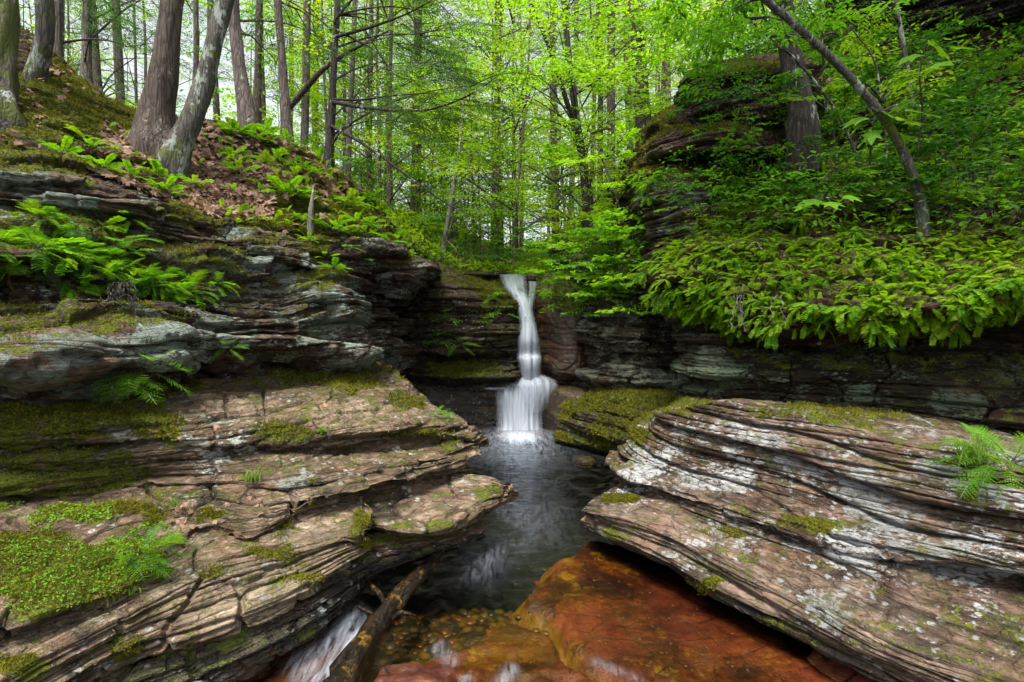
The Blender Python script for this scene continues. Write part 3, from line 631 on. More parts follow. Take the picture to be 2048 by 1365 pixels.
lowR_lip = [(1172, 1012), (1250, 1032), (1350, 1068), (1460, 1118), (1600, 1190), (1780, 1285), (1960, 1350), (2130, 1410)]
lowR = rock('rock_slab', M['right'], [
    plus(lz(.33, (1215, 985), (1300, 1030), (1400, 1065), (1500, 1110), (1640, 1180), (1800, 1265), (1980, 1330), (2130, 1390)), .25, .02, .2),
    lz(.285, *lowR_lip),
    lz(.25, (1168, 1020), (1245, 1045), (1340, 1085), (1450, 1140), (1590, 1212), (1760, 1305), (1940, 1372), (2130, 1440)),
    lz(.13, (1168, 1045), (1240, 1075), (1330, 1118), (1430, 1180), (1560, 1245), (1700, 1320), (1880, 1400), (2130, 1500)),
    lz(.09, (1170, 1052), (1240, 1083), (1325, 1126), (1420, 1188), (1550, 1253), (1690, 1328), (1870, 1410), (2130, 1510)),
    plus(lz(.05, (1170, 1052), (1240, 1083), (1325, 1126), (1420, 1188), (1550, 1253), (1690, 1328), (1870, 1410), (2130, 1510)), .12, -.05, .08),
    plus(lz(-.35, (1170, 1052), (1240, 1083), (1325, 1126), (1420, 1188), (1550, 1253), (1690, 1328), (1870, 1410), (2130, 1510)), .1, 0, .05)],
    res=2.0, amp=.6, wetline=0.12, seed=83, label='long pale slab tapering to a point at the water on the right bank', cat='rock slab', ext=(0, 1.0), extdir=(None, (.7, -1.1, 0)),
    moss=(0.18, .12), lich=.35, tone=.5, blobs=[(1230, 1005, 50, 12, .5), (1400, 1170, 120, 22, .45), (1560, 1240, 100, 14, .3), (1240, 1060, 60, 14, .3), (1750, 1290, 160, 10, .2)],
    tblobs=[(1300, 1060, 170, 60, .35), (1560, 1180, 140, 40, .15), (1900, 1340, 120, 30, .15)], lblobs=[(1650, 1220, 120, 40, .3), (1800, 1270, 100, 40, .3), (1380, 1100, 60, 20, .3)], th=.05, joints=.15)

# ------------------------------------------------------------------ stream bed, water
def grid(name, x0, x1, y0, y1, nx, ny, zf, mat, **kw):
    X, Y = np.meshgrid(np.linspace(x0, x1, nx), np.linspace(y0, y1, ny)); Z = zf(X, Y)
    idx = np.arange(nx*ny).reshape(ny, nx); F = np.stack([idx[:-1, :-1], idx[:-1, 1:], idx[1:, 1:], idx[1:, :-1]], -1).reshape(-1, 4)
    return np.stack([X, Y, Z], -1).reshape(-1, 3), F
def sdf(px, py, poly):
    d = np.full(px.shape, 1e9); ins = np.zeros(px.shape, bool); n = len(poly)
    for a in range(n):
        x0, y0 = poly[a]; x1, y1 = poly[(a+1) % n]; ex, ey = x1-x0, y1-y0
        t = np.clip(((px-x0)*ex+(py-y0)*ey)/(ex*ex+ey*ey), 0, 1)
        d = np.minimum(d, np.hypot(px-x0-t*ex, py-y0-t*ey))
        c = ((y0 > py) != (y1 > py)) & (px < ex*(py-y0)/(ey if ey else 1e-9)+x0); ins ^= c
    return np.where(ins, d, -d)
SLAB_A = [(1170, 1040), (1120, 1090), (1060, 1140), (1033, 1183), (1115, 1232), (1140, 1290), (1195, 1325), (1290, 1375), (1400, 1700), (2600, 1700), (2300, 1200)]
SLAB_B = [(1005, 1195), (1110, 1237), (1136, 1296), (1190, 1332), (1285, 1383), (1380, 1700), (600, 1700), (735, 1350), (800, 1285), (880, 1268), (960, 1240)]
def bedz(X, Y):
    P = np.stack([X, Y, X*0], -1); pq = project(P)
    wob = 9*fbm(P*4, 3, 5)+4*noise(P*17, 6); px, py = pq[..., 0]+wob, pq[..., 1]+wob
    A = sstep(-42, 26, sdf(px, py, SLAB_A)+8*fbm(P*9, 3, 8)); B = sstep(-5, 12, sdf(px, py, SLAB_B)); L = sstep(40, -30, px-(700-(py-1250)*1.0))*sstep(1180, 1230, py)
    z = -.28-.65*sstep(1150, 1000, pq[..., 1]) + .05*fbm(P*5, 3, 2)
    zA = -.05+.02*fbm(P*2.3, 4, 9)-.012*np.abs(fbm(P*6, 3, 12)) + .012*strata(P*np.array([1, 1, 0])+np.stack([X*0, X*0, .25*fbm(P*2, 3, 3)], -1), .06, 5, .1)
    zB = -.085+.085*sstep(1275, 1330, pq[..., 1])*(.65+.9*fbm(P*np.array([5, 7, 1]), 3, 14)) - .03*np.abs(fbm(P*7, 3, 15)) + .012*fbm(P*16, 3, 16)
    zL = -.10+.03*fbm(P*4, 3, 17)
    z = z*(1-L)+zL*L; z = z*(1-B)+zB*B; z = z*(1-A)+zA*A
    z = z + .25*sstep(.9, 2.6, np.abs(X-.1))*(Y < 7.3)
    return z

def bed_mat():
    N = NT('red_stream_bedrock')
    n1 = N.noise(N.co, 3.2, 6, .65); n2 = N.noise(N.co, 22, 5, .7); v = N.voro(N.co, 9, out=1); vd = N.voro(N.co, 14)
    sep = N.n('ShaderNodeSeparateXYZ'); N.set(sep.inputs[0], N.co)
    c = N.ramp(N.math('ADD', N.math('MULTIPLY', n1, .6), N.math('MULTIPLY', n2, .4)), (.36, (.012, .004, .002)), (.47, (.038, .011, .003)), (.57, (.135, .045, .007)), (.70, (.32, .15, .018)))
    al = N.noise(N.map((1, 1, 1), (4, 4, 0)), 7, 6, .75)
    c = N.mix(N.mr(al, .56, .61, 0, .75), c, (.25, .17, .012))
    rd = N.noise(N.map((1, 1, 1), (14, 4, 0)), 1.4, 3, .5)
    c = N.mix(N.mr(N.math('ADD', rd, N.mr(sep.outputs[1], 2.0, 2.9, .25, 0)), .55, .7, 0, .8), c, N.mix(n2, (.09, .018, .010), (.30, .085, .045)))
    bg_ = N.noise(N.map((1, 1.6, 1), (4, 14, 0)), 1.8, 5, .65)
    c = N.mix(N.mr(bg_, .42, .62, 0, .8), c, N.mix(1.0, c, (.22, .2, .3), 'MULTIPLY'))
    ck = N.voro(N.map((1, 1.8, 1), (2, 4, 0), co=None), 3.1, 'DISTANCE_TO_EDGE')
    c = N.mix(N.mr(N.math('ADD', ck, N.math('MULTIPLY', n2, .03)), .03, .016), c, (.012, .006, .004))
    # pebbly deep channel: olive and amber
    peb = N.mix(N.mr(vd, .1, .5), N.mix(n1, (.05, .04, .006), (.20, .13, .015)), (.015, .012, .004))
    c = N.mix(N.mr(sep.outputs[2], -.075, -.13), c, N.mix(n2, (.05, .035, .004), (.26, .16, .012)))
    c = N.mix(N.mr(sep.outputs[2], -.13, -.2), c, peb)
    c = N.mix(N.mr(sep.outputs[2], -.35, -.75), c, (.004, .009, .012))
    p = N.n('ShaderNodeBsdfPrincipled'); N.set(p.inputs['Base Color'], c); p.inputs['Roughness'].default_value = .45
    N.set(p.inputs['Normal'], N.bump(N.math('ADD', n1, N.math('MULTIPLY', n2, .4)), .7, .04))
    return N.done(p.outputs[0])
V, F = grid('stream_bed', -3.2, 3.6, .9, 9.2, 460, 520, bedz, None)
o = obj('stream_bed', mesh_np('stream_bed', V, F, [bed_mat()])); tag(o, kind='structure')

def waterz(X, Y):
    P = np.stack([X, Y, X*0], -1)
    return .005*fbm(P*np.array([9, 5, 1]), 3, 33)*(1+1.8*sstep(3.3, 2.2, Y)) + .03*np.exp(-((X-.12)**2/.25+(Y-6.7)**2/.09)) - .02*sstep(2.6, 2.1, Y) + .02*sstep(2.45, 2.2, Y)*noise(P*np.array([11, 6, 1]), 3)*.5
def water_mat():
    N = NT('stream_water')
    sep = N.n('ShaderNodeSeparateXYZ'); N.set(sep.inputs[0], N.co)
    fl = N.noise(N.map((14, 2.2, 1)), 1.0, 6, .65, .8)
    rip = N.noise(N.map((3.2, 5.5, 1)), 2.2, 4, .6, .4)
    nrm = N.bump(N.math('ADD', rip, N.math('MULTIPLY', fl, .5)), .38, .035)
    gl = N.n('ShaderNodeBsdfGlossy'); gl.inputs['Roughness'].default_value = .06; gl.inputs[0].default_value = (.8, .85, .9, 1); N.set(gl.inputs['Normal'], nrm)
    tr = N.n('ShaderNodeBsdfTransparent'); tr.inputs[0].default_value = (.86, .74, .58, 1)
    fr = N.n('ShaderNodeFresnel'); fr.inputs[0].default_value = 1.36; N.set(fr.inputs['Normal'], nrm)
    mx = N.n('ShaderNodeMixShader'); N.set(mx.inputs[0], N.math('MINIMUM', N.math('MULTIPLY', fr.outputs[0], 1.1), 1.0)); N.t.links.new(tr.outputs[0], mx.inputs[1]); N.t.links.new(gl.outputs[0], mx.inputs[2])
    # foam streaks carried by the current
    d = N.n('ShaderNodeBsdfDiffuse'); d.inputs[0].default_value = (.40, .45, .54, 1)
    at = N.n('ShaderNodeVertexColor'); at.layer_name = 'mask'
    s2 = N.n('ShaderNodeSeparateColor'); N.set(s2.inputs[0], at.outputs[0])
    fn = N.noise(N.map((30, 5, 1)), 1.0, 5, .7, 1.2)
    f = N.math('MULTIPLY', s2.outputs[0], N.mr(fn, .35, .75))
    f = N.math('ADD', f, N.mr(s2.outputs[0], .55, 1.0, 0, .9))
    f = N.math('MINIMUM', f, .92)
    m2 = N.n('ShaderNodeMixShader'); N.set(m2.inputs[0], f); N.t.links.new(mx.outputs[0], m2.inputs[1]); N.t.links.new(d.outputs[0], m2.inputs[2])
    return N.done(m2.outputs[0])
V, F = grid('water', -3.0, 3.4, .9, 8.0, 420, 560, waterz, None)
pr = project(V); e = lambda cx, cy, rx, ry: np.exp(-(((pr[:, 0]-cx)/rx)**2+((pr[:, 1]-cy)/ry)**2))
foam = (.62*e(1040, 868, 64, 14) + .42*e(1038, 884, 84, 18) + .25*e(1035, 908, 95, 24))*(1+.15*fbm(V*np.array([16, 5, 1]), 3, 44)) + .07*e(1060, 950, 70, 60) + .2*e(1040, 1050, 80, 45) + .2*e(960, 1110, 50, 50)
lipn = .5*noise(V*np.array([14, 3, 1]), 6)
def seg(x0, y0, x1, y1, wd, k):
    d = np.array([x1-x0, y1-y0], float); L = np.hypot(*d); d /= L
    q = (pr[:, 0]-x0)*d[0]+(pr[:, 1]-y0)*d[1]; r_ = (pr[:, 0]-x0)*-d[1]+(pr[:, 1]-y0)*d[0]
    return k*np.exp(-(r_/wd)**2)*sstep(-.1, .15, q/L)*sstep(1.1, .8, q/L)
foam += seg(735, 1230, 600, 1380, 34, .62) + seg(690, 1340, 640, 1400, 20, .5)
for s_ in [(875, 1285, 905, 1335, 14, .45), (1030, 1330, 1000, 1375, 12, .4), (930, 1350, 935, 1380, 12, .4), (1640, 1260, 1780, 1370, 14, .34), (1740, 1330, 1800, 1390, 16, .4), (1180, 1320, 1290, 1365, 8, .3)]:
    foam += seg(*s_)
far_ = sstep(4.6, 5.6, V[:, 1])
foam = np.clip(foam*(1+(1-.97*far_)*(lipn*.9+.6*fbm(V*np.array([22, 6, 1]), 3, 4))), 0, 1)
o = obj('water', mesh_np('water', V, F, [water_mat()], col=np.stack([foam, foam, foam], -1))); tag(o, kind='structure')

def fall_mat():
    N = NT('falling_white_water')
    uv = N.n('ShaderNodeUVMap'); uv.uv_map = 'UVMap'
    st = N.noise(N.map((13, .7, 1), co=uv.outputs[0]), 1.0, 5, .6, .2)
    s2 = N.n('ShaderNodeSeparateXYZ'); N.set(s2.inputs[0], uv.outputs[0])
    edge = N.math('MULTIPLY', N.mr(s2.outputs[0], 0, .22), N.mr(s2.outputs[0], 1.0, .78))
    at = N.n('ShaderNodeVertexColor'); at.layer_name = 'mask'
    sp = N.n('ShaderNodeSeparateColor'); N.set(sp.inputs[0], at.outputs[0])
    a = N.math('MULTIPLY', N.mr(st, .25, .65, .35, 1.0), edge)
    a = N.math('MINIMUM', N.math('MULTIPLY', a, N.math('MULTIPLY', sp.outputs[0], 1.25)), .97)
    d = N.n('ShaderNodeBsdfPrincipled'); d.inputs['Base Color'].default_value = (.58, .64, .74, 1); d.inputs['Roughness'].default_value = .5
    tl = N.n('ShaderNodeBsdfTranslucent'); tl.inputs[0].default_value = (.5, .56, .66, 1)
    m0 = N.n('ShaderNodeMixShader'); m0.inputs[0].default_value = .3; N.t.links.new(d.outputs[0], m0.inputs[1]); N.t.links.new(tl.outputs[0], m0.inputs[2])
    t = N.n('ShaderNodeBsdfTransparent')
    m = N.n('ShaderNodeMixShader'); N.set(m.inputs[0], a); N.t.links.new(t.outputs[0], m.inputs[1]); N.t.links.new(m0.outputs[0], m.inputs[2])
    return N.done(m.outputs[0])
FM = fall_mat()
def sheet(name, rows, parent, bulge=.08, seed=0):
    """rows: (xl, xr, py, Y, opacity) from top to bottom; a rounded curtain of water with real thickness"""
    rows = np.array(rows, float); n = 90; m = 48
    t = np.linspace(0, len(rows)-1, n); i = np.clip(t.astype(int), 0, len(rows)-2); f = t-i
    def cub(c):
        y = rows[:, c]; p = np.pad(y, 1, mode='edge'); a, b, c_, d = p[i], p[i+1], p[i+2], p[i+3]
        return b + .5*f*(c_-a+f*(2*a-5*b+4*c_-d+f*(3*(b-c_)+d-a)))
    xl, xr, yy, YY, op = [cub(k) for k in range(5)]
    V = []; UV = []; A = []
    for r in range(n):
        for c in range(m+1):
            u = c/m; px = xl[r]+(xr[r]-xl[r])*u; ang = math.sin(math.pi*u)
            V.append(PY(px, yy[r], YY[r]-bulge*ang)); UV.append((u*(xr[r]-xl[r])/60+seed if False else u, r/n*2+seed)); A.append(op[r])
    V = np.array(V); V[:, 1] += .02*noise(np.stack([V[:, 0]*28, V[:, 1]*0, V[:, 2]*2], -1), seed)
    Vb = V + np.array([0, .05, 0])
    idx = np.arange(n*(m+1)).reshape(n, m+1)
    F = np.stack([idx[:-1, :-1], idx[1:, :-1], idx[1:, 1:], idx[:-1, 1:]], -1).reshape(-1, 4)
    me = mesh_np(name, V, F, [FM], col=np.stack([A]*3, -1))
    ul = me.uv_layers.new(name='UVMap'); li = np.empty(len(me.loops), np.int32); me.loops.foreach_get('vertex_index', li)
    ul.data.foreach_set('uv', np.array(UV, np.float32)[li].ravel())
    return obj(name, me, parent)
wf = empty('waterfall'); tag(wf, 'silky white waterfall dropping in two steps into the dark pool', 'waterfall')
sheet('upper_fall', [(996, 1052, 549, 8.0, .5), (999, 1054, 556, 7.8, .65), (1008, 1055, 575, 7.4, .8), (1028, 1062, 606, 7.2, .95), (1038, 1072, 645, 7.1, 1), (1034, 1079, 680, 7.05, 1), (1033, 1083, 708, 7.1, 1), (1033, 1084, 718, 7.02, 1), (1037, 1083, 735, 7.02, 1), (1036, 1082, 762, 7.1, .9), (1030, 1086, 775, 7.08, .6)], wf, .10, 1)
sheet('side_rivulet', [(1057, 1074, 563, 7.75, .5), (1057, 1073, 580, 7.5, .8), (1053, 1069, 598, 7.35, .85), (1048, 1066, 615, 7.25, .9), (1046, 1066, 645, 7.2, .5)], wf, .04, 5)
sheet('spray', [(1040, 1082, 748, 7.1, .35), (1032, 1108, 758, 7.05, .65), (1024, 1118, 768, 6.98, .6), (1028, 1117, 780, 6.95, .55), (1036, 1104, 800, 6.93, .35), (1044, 1092, 825, 6.92, .1)], wf, .06, 9)
sheet('lower_fall', [(1012, 1080, 767, 7.1, .25), (992, 1088, 780, 7.02, .55), (991, 1088, 800, 6.98, .65), (992, 1086, 825, 6.95, .7), (992, 1086, 850, 6.9, .75), (988, 1088, 864, 6.84, .65), (980, 1096, 876, 6.7, .25)], wf, .05, 13)
sheet('thin_jet', [(962, 1040, 775, 7.15, .35), (962, 1040, 777, 7.12, .8), (962, 1040, 780, 7.12, .3)], wf, .02, 17)

# ------------------------------------------------------------------ forest floor beyond the falls
def gz(X, Y):
    X = np.asarray(X, float); Y = np.asarray(Y, float); P = np.stack([X, Y, X*0], -1)
    b = 2.2+.15*(Y-8.6)
    xs = X - .03*(Y-8)
    l = 1.6*sstep(.5, 3.4, -xs) + .10*np.clip(-xs-3, 0, 60)
    r = 1.35*sstep(.5, 2.0, xs) + .55*np.clip(xs-1.6, 0, 6) + .15*np.clip(xs-7.6, 0, 60)
    return b + (l + r)*sstep(60, 14, Y)*.9 + .15*fbm(P*.5, 4, 21) + .04*fbm(P*3, 3, 22)
V, F = grid('ground', -60, 60, 8.3, 110, 500, 420, gz, None)
V[:, 1] = 8.3 + (V[:, 1]-8.3)**1.6/(101.7**.6); V[:, 0] *= .35+.65*((V[:, 1]-8.3)/101.7)**.5; V[:, 2] = gz(V[:, 0], V[:, 1])
pt = fbm(V*.8, 4, 2)*.5+.5
o = obj('ground', mesh_np('ground', V, F, [M['soil']], col=np.stack([.3+.45*pt, pt*0, pt*0+.4], -1))); tag(o, kind='structure')
GP = V

# ------------------------------------------------------------------ foliage templates
def rot_to(d, up):
    d = d/np.linalg.norm(d); s = np.cross(up, d); s /= np.linalg.norm(s)+1e-9; n = np.cross(d, s); return np.stack([d, s, n], 1)   # columns: x along d
class MBuf:
    def __init__(s): s.V = []; s.T = []; s.Q = []; s.mt = []; s.mq = []; s.n = 0
    def add(s, V, T=None, Q=None, m=0):
        V = np.asarray(V, float).reshape(-1, 3)
        if T is not None and len(T): s.T.append(np.asarray(T).reshape(-1, 3)+s.n); s.mt.append(np.full(len(s.T[-1]), m))
        if Q is not None and len(Q): s.Q.append(np.asarray(Q).reshape(-1, 4)+s.n); s.mq.append(np.full(len(s.Q[-1]), m))
        s.V.append(V); s.n += len(V)
    def many(s, V, T, Rm, t, m=0):
        """template V,T copied with rotation matrices Rm (k,3,3) incl. scale and offsets t (k,3)"""
        k = len(t); W = np.einsum('kij,vj->kvi', Rm, V) + t[:, None, :]
        TT = (np.asarray(T)[None] + (np.arange(k)*len(V))[:, None, None]).reshape(-1, T.shape[1])
        s.add(W.reshape(-1, 3), TT if T.shape[1] == 3 else None, TT if T.shape[1] == 4 else None, m)
    def mesh(s, name, mats, smooth=False):
        V = np.concatenate(s.V); T = np.concatenate(s.T) if s.T else np.zeros((0, 3), int); Q = np.concatenate(s.Q) if s.Q else np.zeros((0, 4), int)
        mi = np.concatenate(s.mt+s.mq) if (s.mt or s.mq) else None
        return mesh_np(name, V, (T, Q), mats, mi, smooth)
    def tube(s, pts, rad, k=6, m=0, rough=0, cap=True, seed=0):
        pts = np.asarray(pts, float); rad = np.broadcast_to(np.asarray(rad, float), (len(pts),)); n = len(pts)
        tg = np.gradient(pts, axis=0); tg /= np.linalg.norm(tg, axis=1, keepdims=True)+1e-9
        up = np.array([.3, .2, 1.]) if abs(tg[0][2]) < .8 else np.array([1., .1, 0])
        a = np.cross(tg, up); a /= np.linalg.norm(a, axis=1, keepdims=True)+1e-9; b = np.cross(tg, a)
        th = np.linspace(0, 2*np.pi, k, endpoint=False)
        dirs = a[:, None]*np.cos(th)[None, :, None] + b[:, None]*np.sin(th)[None, :, None]
        r = rad[:, None]*np.ones((1, k))
        if rough:
            C = np.stack([np.broadcast_to(np.cos(th)*2.2, (n, k)), np.broadcast_to(np.sin(th)*2.2, (n, k)), np.broadcast_to(np.arange(n)[:, None]*.35, (n, k))], -1)
            r = r*(1+rough*noise(C+seed, seed)+rough*.5*noise(C*3+seed, seed+1))
        V = (pts[:, None]+dirs*r[..., None]).reshape(-1, 3)
        i = np.arange(n*k).reshape(n, k); j = np.roll(i, -1, axis=1)
        Q = np.stack([i[:-1], j[:-1], j[1:], i[1:]], -1).reshape(-1, 4)
        T = []
        if cap:
            V = np.vstack([V, pts[-1:]+tg[-1:]*rad[-1]*.5]); T = [[i[-1][q], j[-1][q], n*k] for q in range(k)]
        s.add(V, np.array(T) if len(T) else None, Q, m)

LEAF = np.array([[0, 0, 0], [.45, .24, .05], [1, 0, -.06], [.45, -.24, .05]]); LEAFT = np.array([[0, 1, 2], [0, 2, 3]])[:, ::-1]
# pointed oval leaf with six outline points
OV = np.array([[0, 0, 0], [.25, .19, .04], [.6, .2, .04], [1, 0, -.08], [.6, -.2, .04], [.25, -.19, .04]]); OVT = np.array([[0, 2, 1], [0, 3, 2], [0, 4, 3], [0, 5, 4]])
def maple_leaf():
    a = np.radians([0, 16, 28, 38, 60, 75, 100, 128, 150, 180]); r = np.array([1, .62, .5, .86, .46, .44, .6, .36, .3, .12])
    h = [(r[i]*math.cos(a[i]), r[i]*math.sin(a[i])) for i in range(10)]
    P = h + [(x, -y) for x, y in h[1:-1]][::-1]
    V = [(0.05, 0, .05)] + [(x+.25, y, -.12*(x*x+y*y)) for x, y in P]; n = len(P)
    return np.array(V), np.array([[0, 1+i, 1+(i+1) % n] for i in range(n)])
ML, MLT = maple_leaf()

def frames(d, upn):
    d = d/(np.linalg.norm(d, axis=1, keepdims=True)+1e-9); s = np.cross(upn, d); s /= np.linalg.norm(s, axis=1, keepdims=True)+1e-9
    n = np.cross(d, s); return np.stack([d, s, n], 2)

def broad_spray(seed, L=1.0, leaf=.075, nt=9, nl=8):
    """flat layered twig spray of alternate leaves, growing along +X, returns leaf frames and twig polylines"""
    r = np.random.default_rng(seed); pos = []; dr = []; tw = []
    ax = [np.array([t*L, .06*L*math.sin(t*3+seed), -.10*L*t*t]) for t in np.linspace(0, 1, 8)]; tw.append((np.array(ax), .006*L))
    for i in range(nt):
        t = .12+.83*i/nt; side = 1 if i % 2 else -1
        b = np.array([t*L, .06*L*math.sin(t*3+seed), -.10*L*t*t]); a = side*(math.radians(52)+r.normal()*.15)
        l = L*(.50*(1-t)+.16)*r.uniform(.8, 1.15); d = np.array([math.cos(a), math.sin(a), r.normal()*.08])
        e_ = b+d*l; tw.append((np.array([b, b+d*l*.5, e_-np.array([0, 0, .04*l])]), .0025*L))
        for j in range(nl):
            q = (j+.6)/nl; p = b+d*l*q; s2 = 1 if j % 2 else -1; aa = a+s2*(.8+r.normal()*.2)
            if j == nl-1: aa = a
            pos.append(p+r.normal(size=3)*.006); dr.append([math.cos(aa), math.sin(aa), -.2+r.normal()*.2])
    pos = np.array(pos); dr = np.array(dr); up = np.tile([0, 0, 1.], (len(pos), 1))+r.normal(size=(len(pos), 3))*.28
    Fm = frames(dr, up)*(leaf*r.uniform(.7, 1.25, len(pos)))[:, None, None]
    return pos, Fm, tw
def hem_spray(seed, L=1.0, leaf=.05, nt=22, nl=12):
    r = np.random.default_rng(seed); pos = []; dr = []; tw = []
    f = lambda t: np.array([t*L, .05*L*math.sin(t*4+seed), -.22*L*t*t])
    tw.append((np.array([f(t) for t in np.linspace(0, 1, 8)]), .006*L))
    for i in range(nt):
        t = .15+.83*i/nt; side = 1 if i % 2 else -1; b = f(t); a = side*(math.radians(58)+r.normal()*.2)
        l = L*(.42*(1-t)+.10)*r.uniform(.6, 1.2); d = np.array([math.cos(a), math.sin(a), -.15+r.normal()*.1])
        if i % 2 == 0: tw.append((np.array([b, b+d*l]), .002*L))
        for j in range(nl):
            q = (j+.6)/nl; p = b+d*l*q; aa = a+(1 if j % 2 else -1)*(.75+r.normal()*.2)
            pos.append(p); dr.append([math.cos(aa), math.sin(aa), -.2+r.normal()*.15])
    pos = np.array(pos); dr = np.array(dr); up = np.tile([0, 0, 1.], (len(pos), 1))+r.normal(size=(len(pos), 3))*.3
    Fm = frames(dr, up)*(leaf*r.uniform(.6, 1.3, len(pos)))[:, None, None]
    return pos, Fm, tw
HN = np.array([[0, 0, 0], [.5, .11, .0], [1, 0, -.05], [.5, -.11, .0]])
def place_sprays(buf, tmpls, LV, LT, centers, yaws, scale, tilt=.15, r=None, mleaf=0, mtwig=1, twigs=True, lscale=1.0):
    r = r or rng
    for c, yw, sc in zip(centers, yaws, scale):
        pos, Fm, tw = tmpls[r.integers(len(tmpls))]
        cz, sz = math.cos(yw), math.sin(yw); Rz = np.array([[cz, -sz, 0], [sz, cz, 0], [0, 0, 1]])
        a, b = r.normal()*tilt, r.normal()*tilt
        Rx = np.array([[1, 0, 0], [0, math.cos(a), -math.sin(a)], [0, math.sin(a), math.cos(a)]]); Ry = np.array([[math.cos(b), 0, math.sin(b)], [0, 1, 0], [-math.sin(b), 0, math.cos(b)]])
        Rm = Rz@Ry@Rx
        buf.many(LV, LT, np.einsum('ij,kjl->kil', Rm, Fm)*lscale, pos@Rm.T*sc+c, mleaf)
        if twigs:
            for pl, rad in tw: buf.tube(pl@Rm.T*sc+c, np.linspace(rad*sc, rad*sc*.3, len(pl)), 3, mtwig, cap=False)

BS = [broad_spray(s) for s in range(5)]
HS = [hem_spray(s+20) for s in range(4)]
BSc = [broad_spray(s+40, leaf=.10, nt=6, nl=5) for s in range(3)]

# ------------------------------------------------------------------ trees
def trunk_path(px, n=26, top=7.0, bend=0.0):
    """px: (px,py,Y,width_px) from base upward -> 3D polyline and radii, continued above the frame"""
    P = np.array([PY(a, b, c) for a, b, c, d in px]); rr = np.array([.8*d/2*c/FPX/math.sqrt(1+((a-1024)/FPX)**2) for a, b, c, d in px])
    P = np.vstack([P[:1]-np.array([0, 0, .45]), P]); rr = np.concatenate([[rr[0]*1.05], rr])
    if top:
        d = P[-1]-P[-2]; d = d/np.linalg.norm(d); d = d*.6+np.array([0, 0, .4]); d /= np.linalg.norm(d)
        P = np.vstack([P, P[-1]+d*top*.5, P[-1]+d*top]); rr = np.concatenate([rr, [rr[-1]*.7, rr[-1]*.35]])
    d = np.linalg.norm(np.diff(P, axis=0), axis=1); s = np.concatenate([[0], np.cumsum(d)]); n = max(n, int(s[-1]/.14))
    u = np.linspace(0, s[-1], n)
    Q = np.stack([np.interp(u, s, P[:, k]) for k in range(3)], 1)
    for _ in range(4): Q[1:-1] = (Q[:-2]+2*Q[1:-1]+Q[2:])/4
    rad = np.interp(u, s, rr)
    rad = rad*(1+.12*np.exp(-np.maximum(u-.45, 0)/.15))
    return Q, rad
def make_trunk(px, mat, parent, k=14, top=7.0, rough=.12, seed=0, flare=0):
    Q, rad = trunk_path(px, top=top)
    if flare: rad = rad*(1+flare*.6*np.exp(-np.maximum(np.arange(len(rad))*.14-.45, 0)/.16))
    b = MBuf(); b.tube(Q, rad, k, 0, rough, seed=seed)
    base = np.array(parent.location)
    b.V = [v-base for v in b.V]
    return obj('trunk', b.mesh('trunk', [mat], True), parent), Q, rad
def box_centers(n, x0, x1, y0, y1, Y0, Y1, r):
    return np.array([PY(r.uniform(x0, x1), r.uniform(y0, y1), r.uniform(Y0, Y1)) for _ in range(n)])
def crown_from_boxes(boxes, tm, LV, LT, leafm, parent, seed, trunkQ=None, sc=(.6, 1.1), tilt=.15, lscale=1., limbs=8, name='crown', twigs=True):
    r = np.random.default_rng(seed); b = MBuf()
    C = np.vstack([box_centers(n, *bx, r) for n, bx in boxes])
    if trunkQ is not None:
        cx = trunkQ[:, :2].mean(0); yaw = np.arctan2(C[:, 1]-cx[1], C[:, 0]-cx[0]) + r.normal(size=len(C))*.5
    else: yaw = r.uniform(0, 2*np.pi, len(C))
    place_sprays(b, tm, LV, LT, C, yaw, r.uniform(*sc, len(C)), tilt, r, 0, 1, twigs, lscale)
    if trunkQ is not None and limbs:      # limbs from the trunk out to some of the sprays
        for i in r.choice(len(C), min(limbs, len(C)), replace=False):
            e_ = C[i]; z0 = e_[2]-.25*np.linalg.norm(e_[:2]-cx); q = trunkQ[np.argmin(np.abs(trunkQ[:, 2]-z0))]
            t = np.linspace(0, 1, 9)[:, None]; P = q*(1-t)+e_*t + np.array([0, 0, .12])*np.sin(t*np.pi)*np.linalg.norm(e_-q)*.6
            P += .04*noise(P*1.7, seed)[:, None]
            b.tube(P, np.linspace(.016, .005, 9), 5, 1, cap=False)
    base = np.array(parent.location); b.V = [v-base for v in b.V]
    return obj(name, b.mesh(name, [leafm, M['twig']]), parent)
def branch(px, mat, parent, r0, r1, name='branch'):
    P = np.array([PY(*p) for p in px]); b = MBuf(); Q = cr(P, 16); Q += .012*noise(Q*3, 3)[:, None]
    b.tube(Q, np.linspace(r0, r1, 16), 6, 0, .1); base = np.array(parent.location); b.V = [v-base for v in b.V]
    return obj(name, b.mesh(name, [mat], True), parent)
SNAP = {'L': slopeL, 'R': hillR}
def tree(name, px, mat, label, seed, boxes=None, tm=None, leaf=None, leafm=None, k=14, top=7., rough=.12, cat='tree', group=None, branches=(), **kw):
    sn = kw.pop('snap', None)
    if sn:
        rec = SNAP[sn]; dd = (rec['pr'][:, 0]-px[0][0])**2+(rec['pr'][:, 1]-px[0][1])**2+60*(rec['P'][:, 1]-px[0][2])**2
        q = rec['P'][np.argmin(dd)][1]/px[0][2]; px = [(a, b, c*q, d) for a, b, c, d in px]
    t = empty(name, tuple(PY(*px[0][:3]))); tag(t, label, cat, group)
    o, Q, rad = make_trunk(px, mat, t, k, top, rough, seed, kw.pop('flare', 0))
    for br in branches: branch(br[0], mat, t, br[1], br[2])
    if boxes: crown_from_boxes(boxes, tm, leaf[0], leaf[1], leafm, t, seed+100, Q, **kw)
    return t
HL, OL = (HN, LEAFT), (OV, OVT)
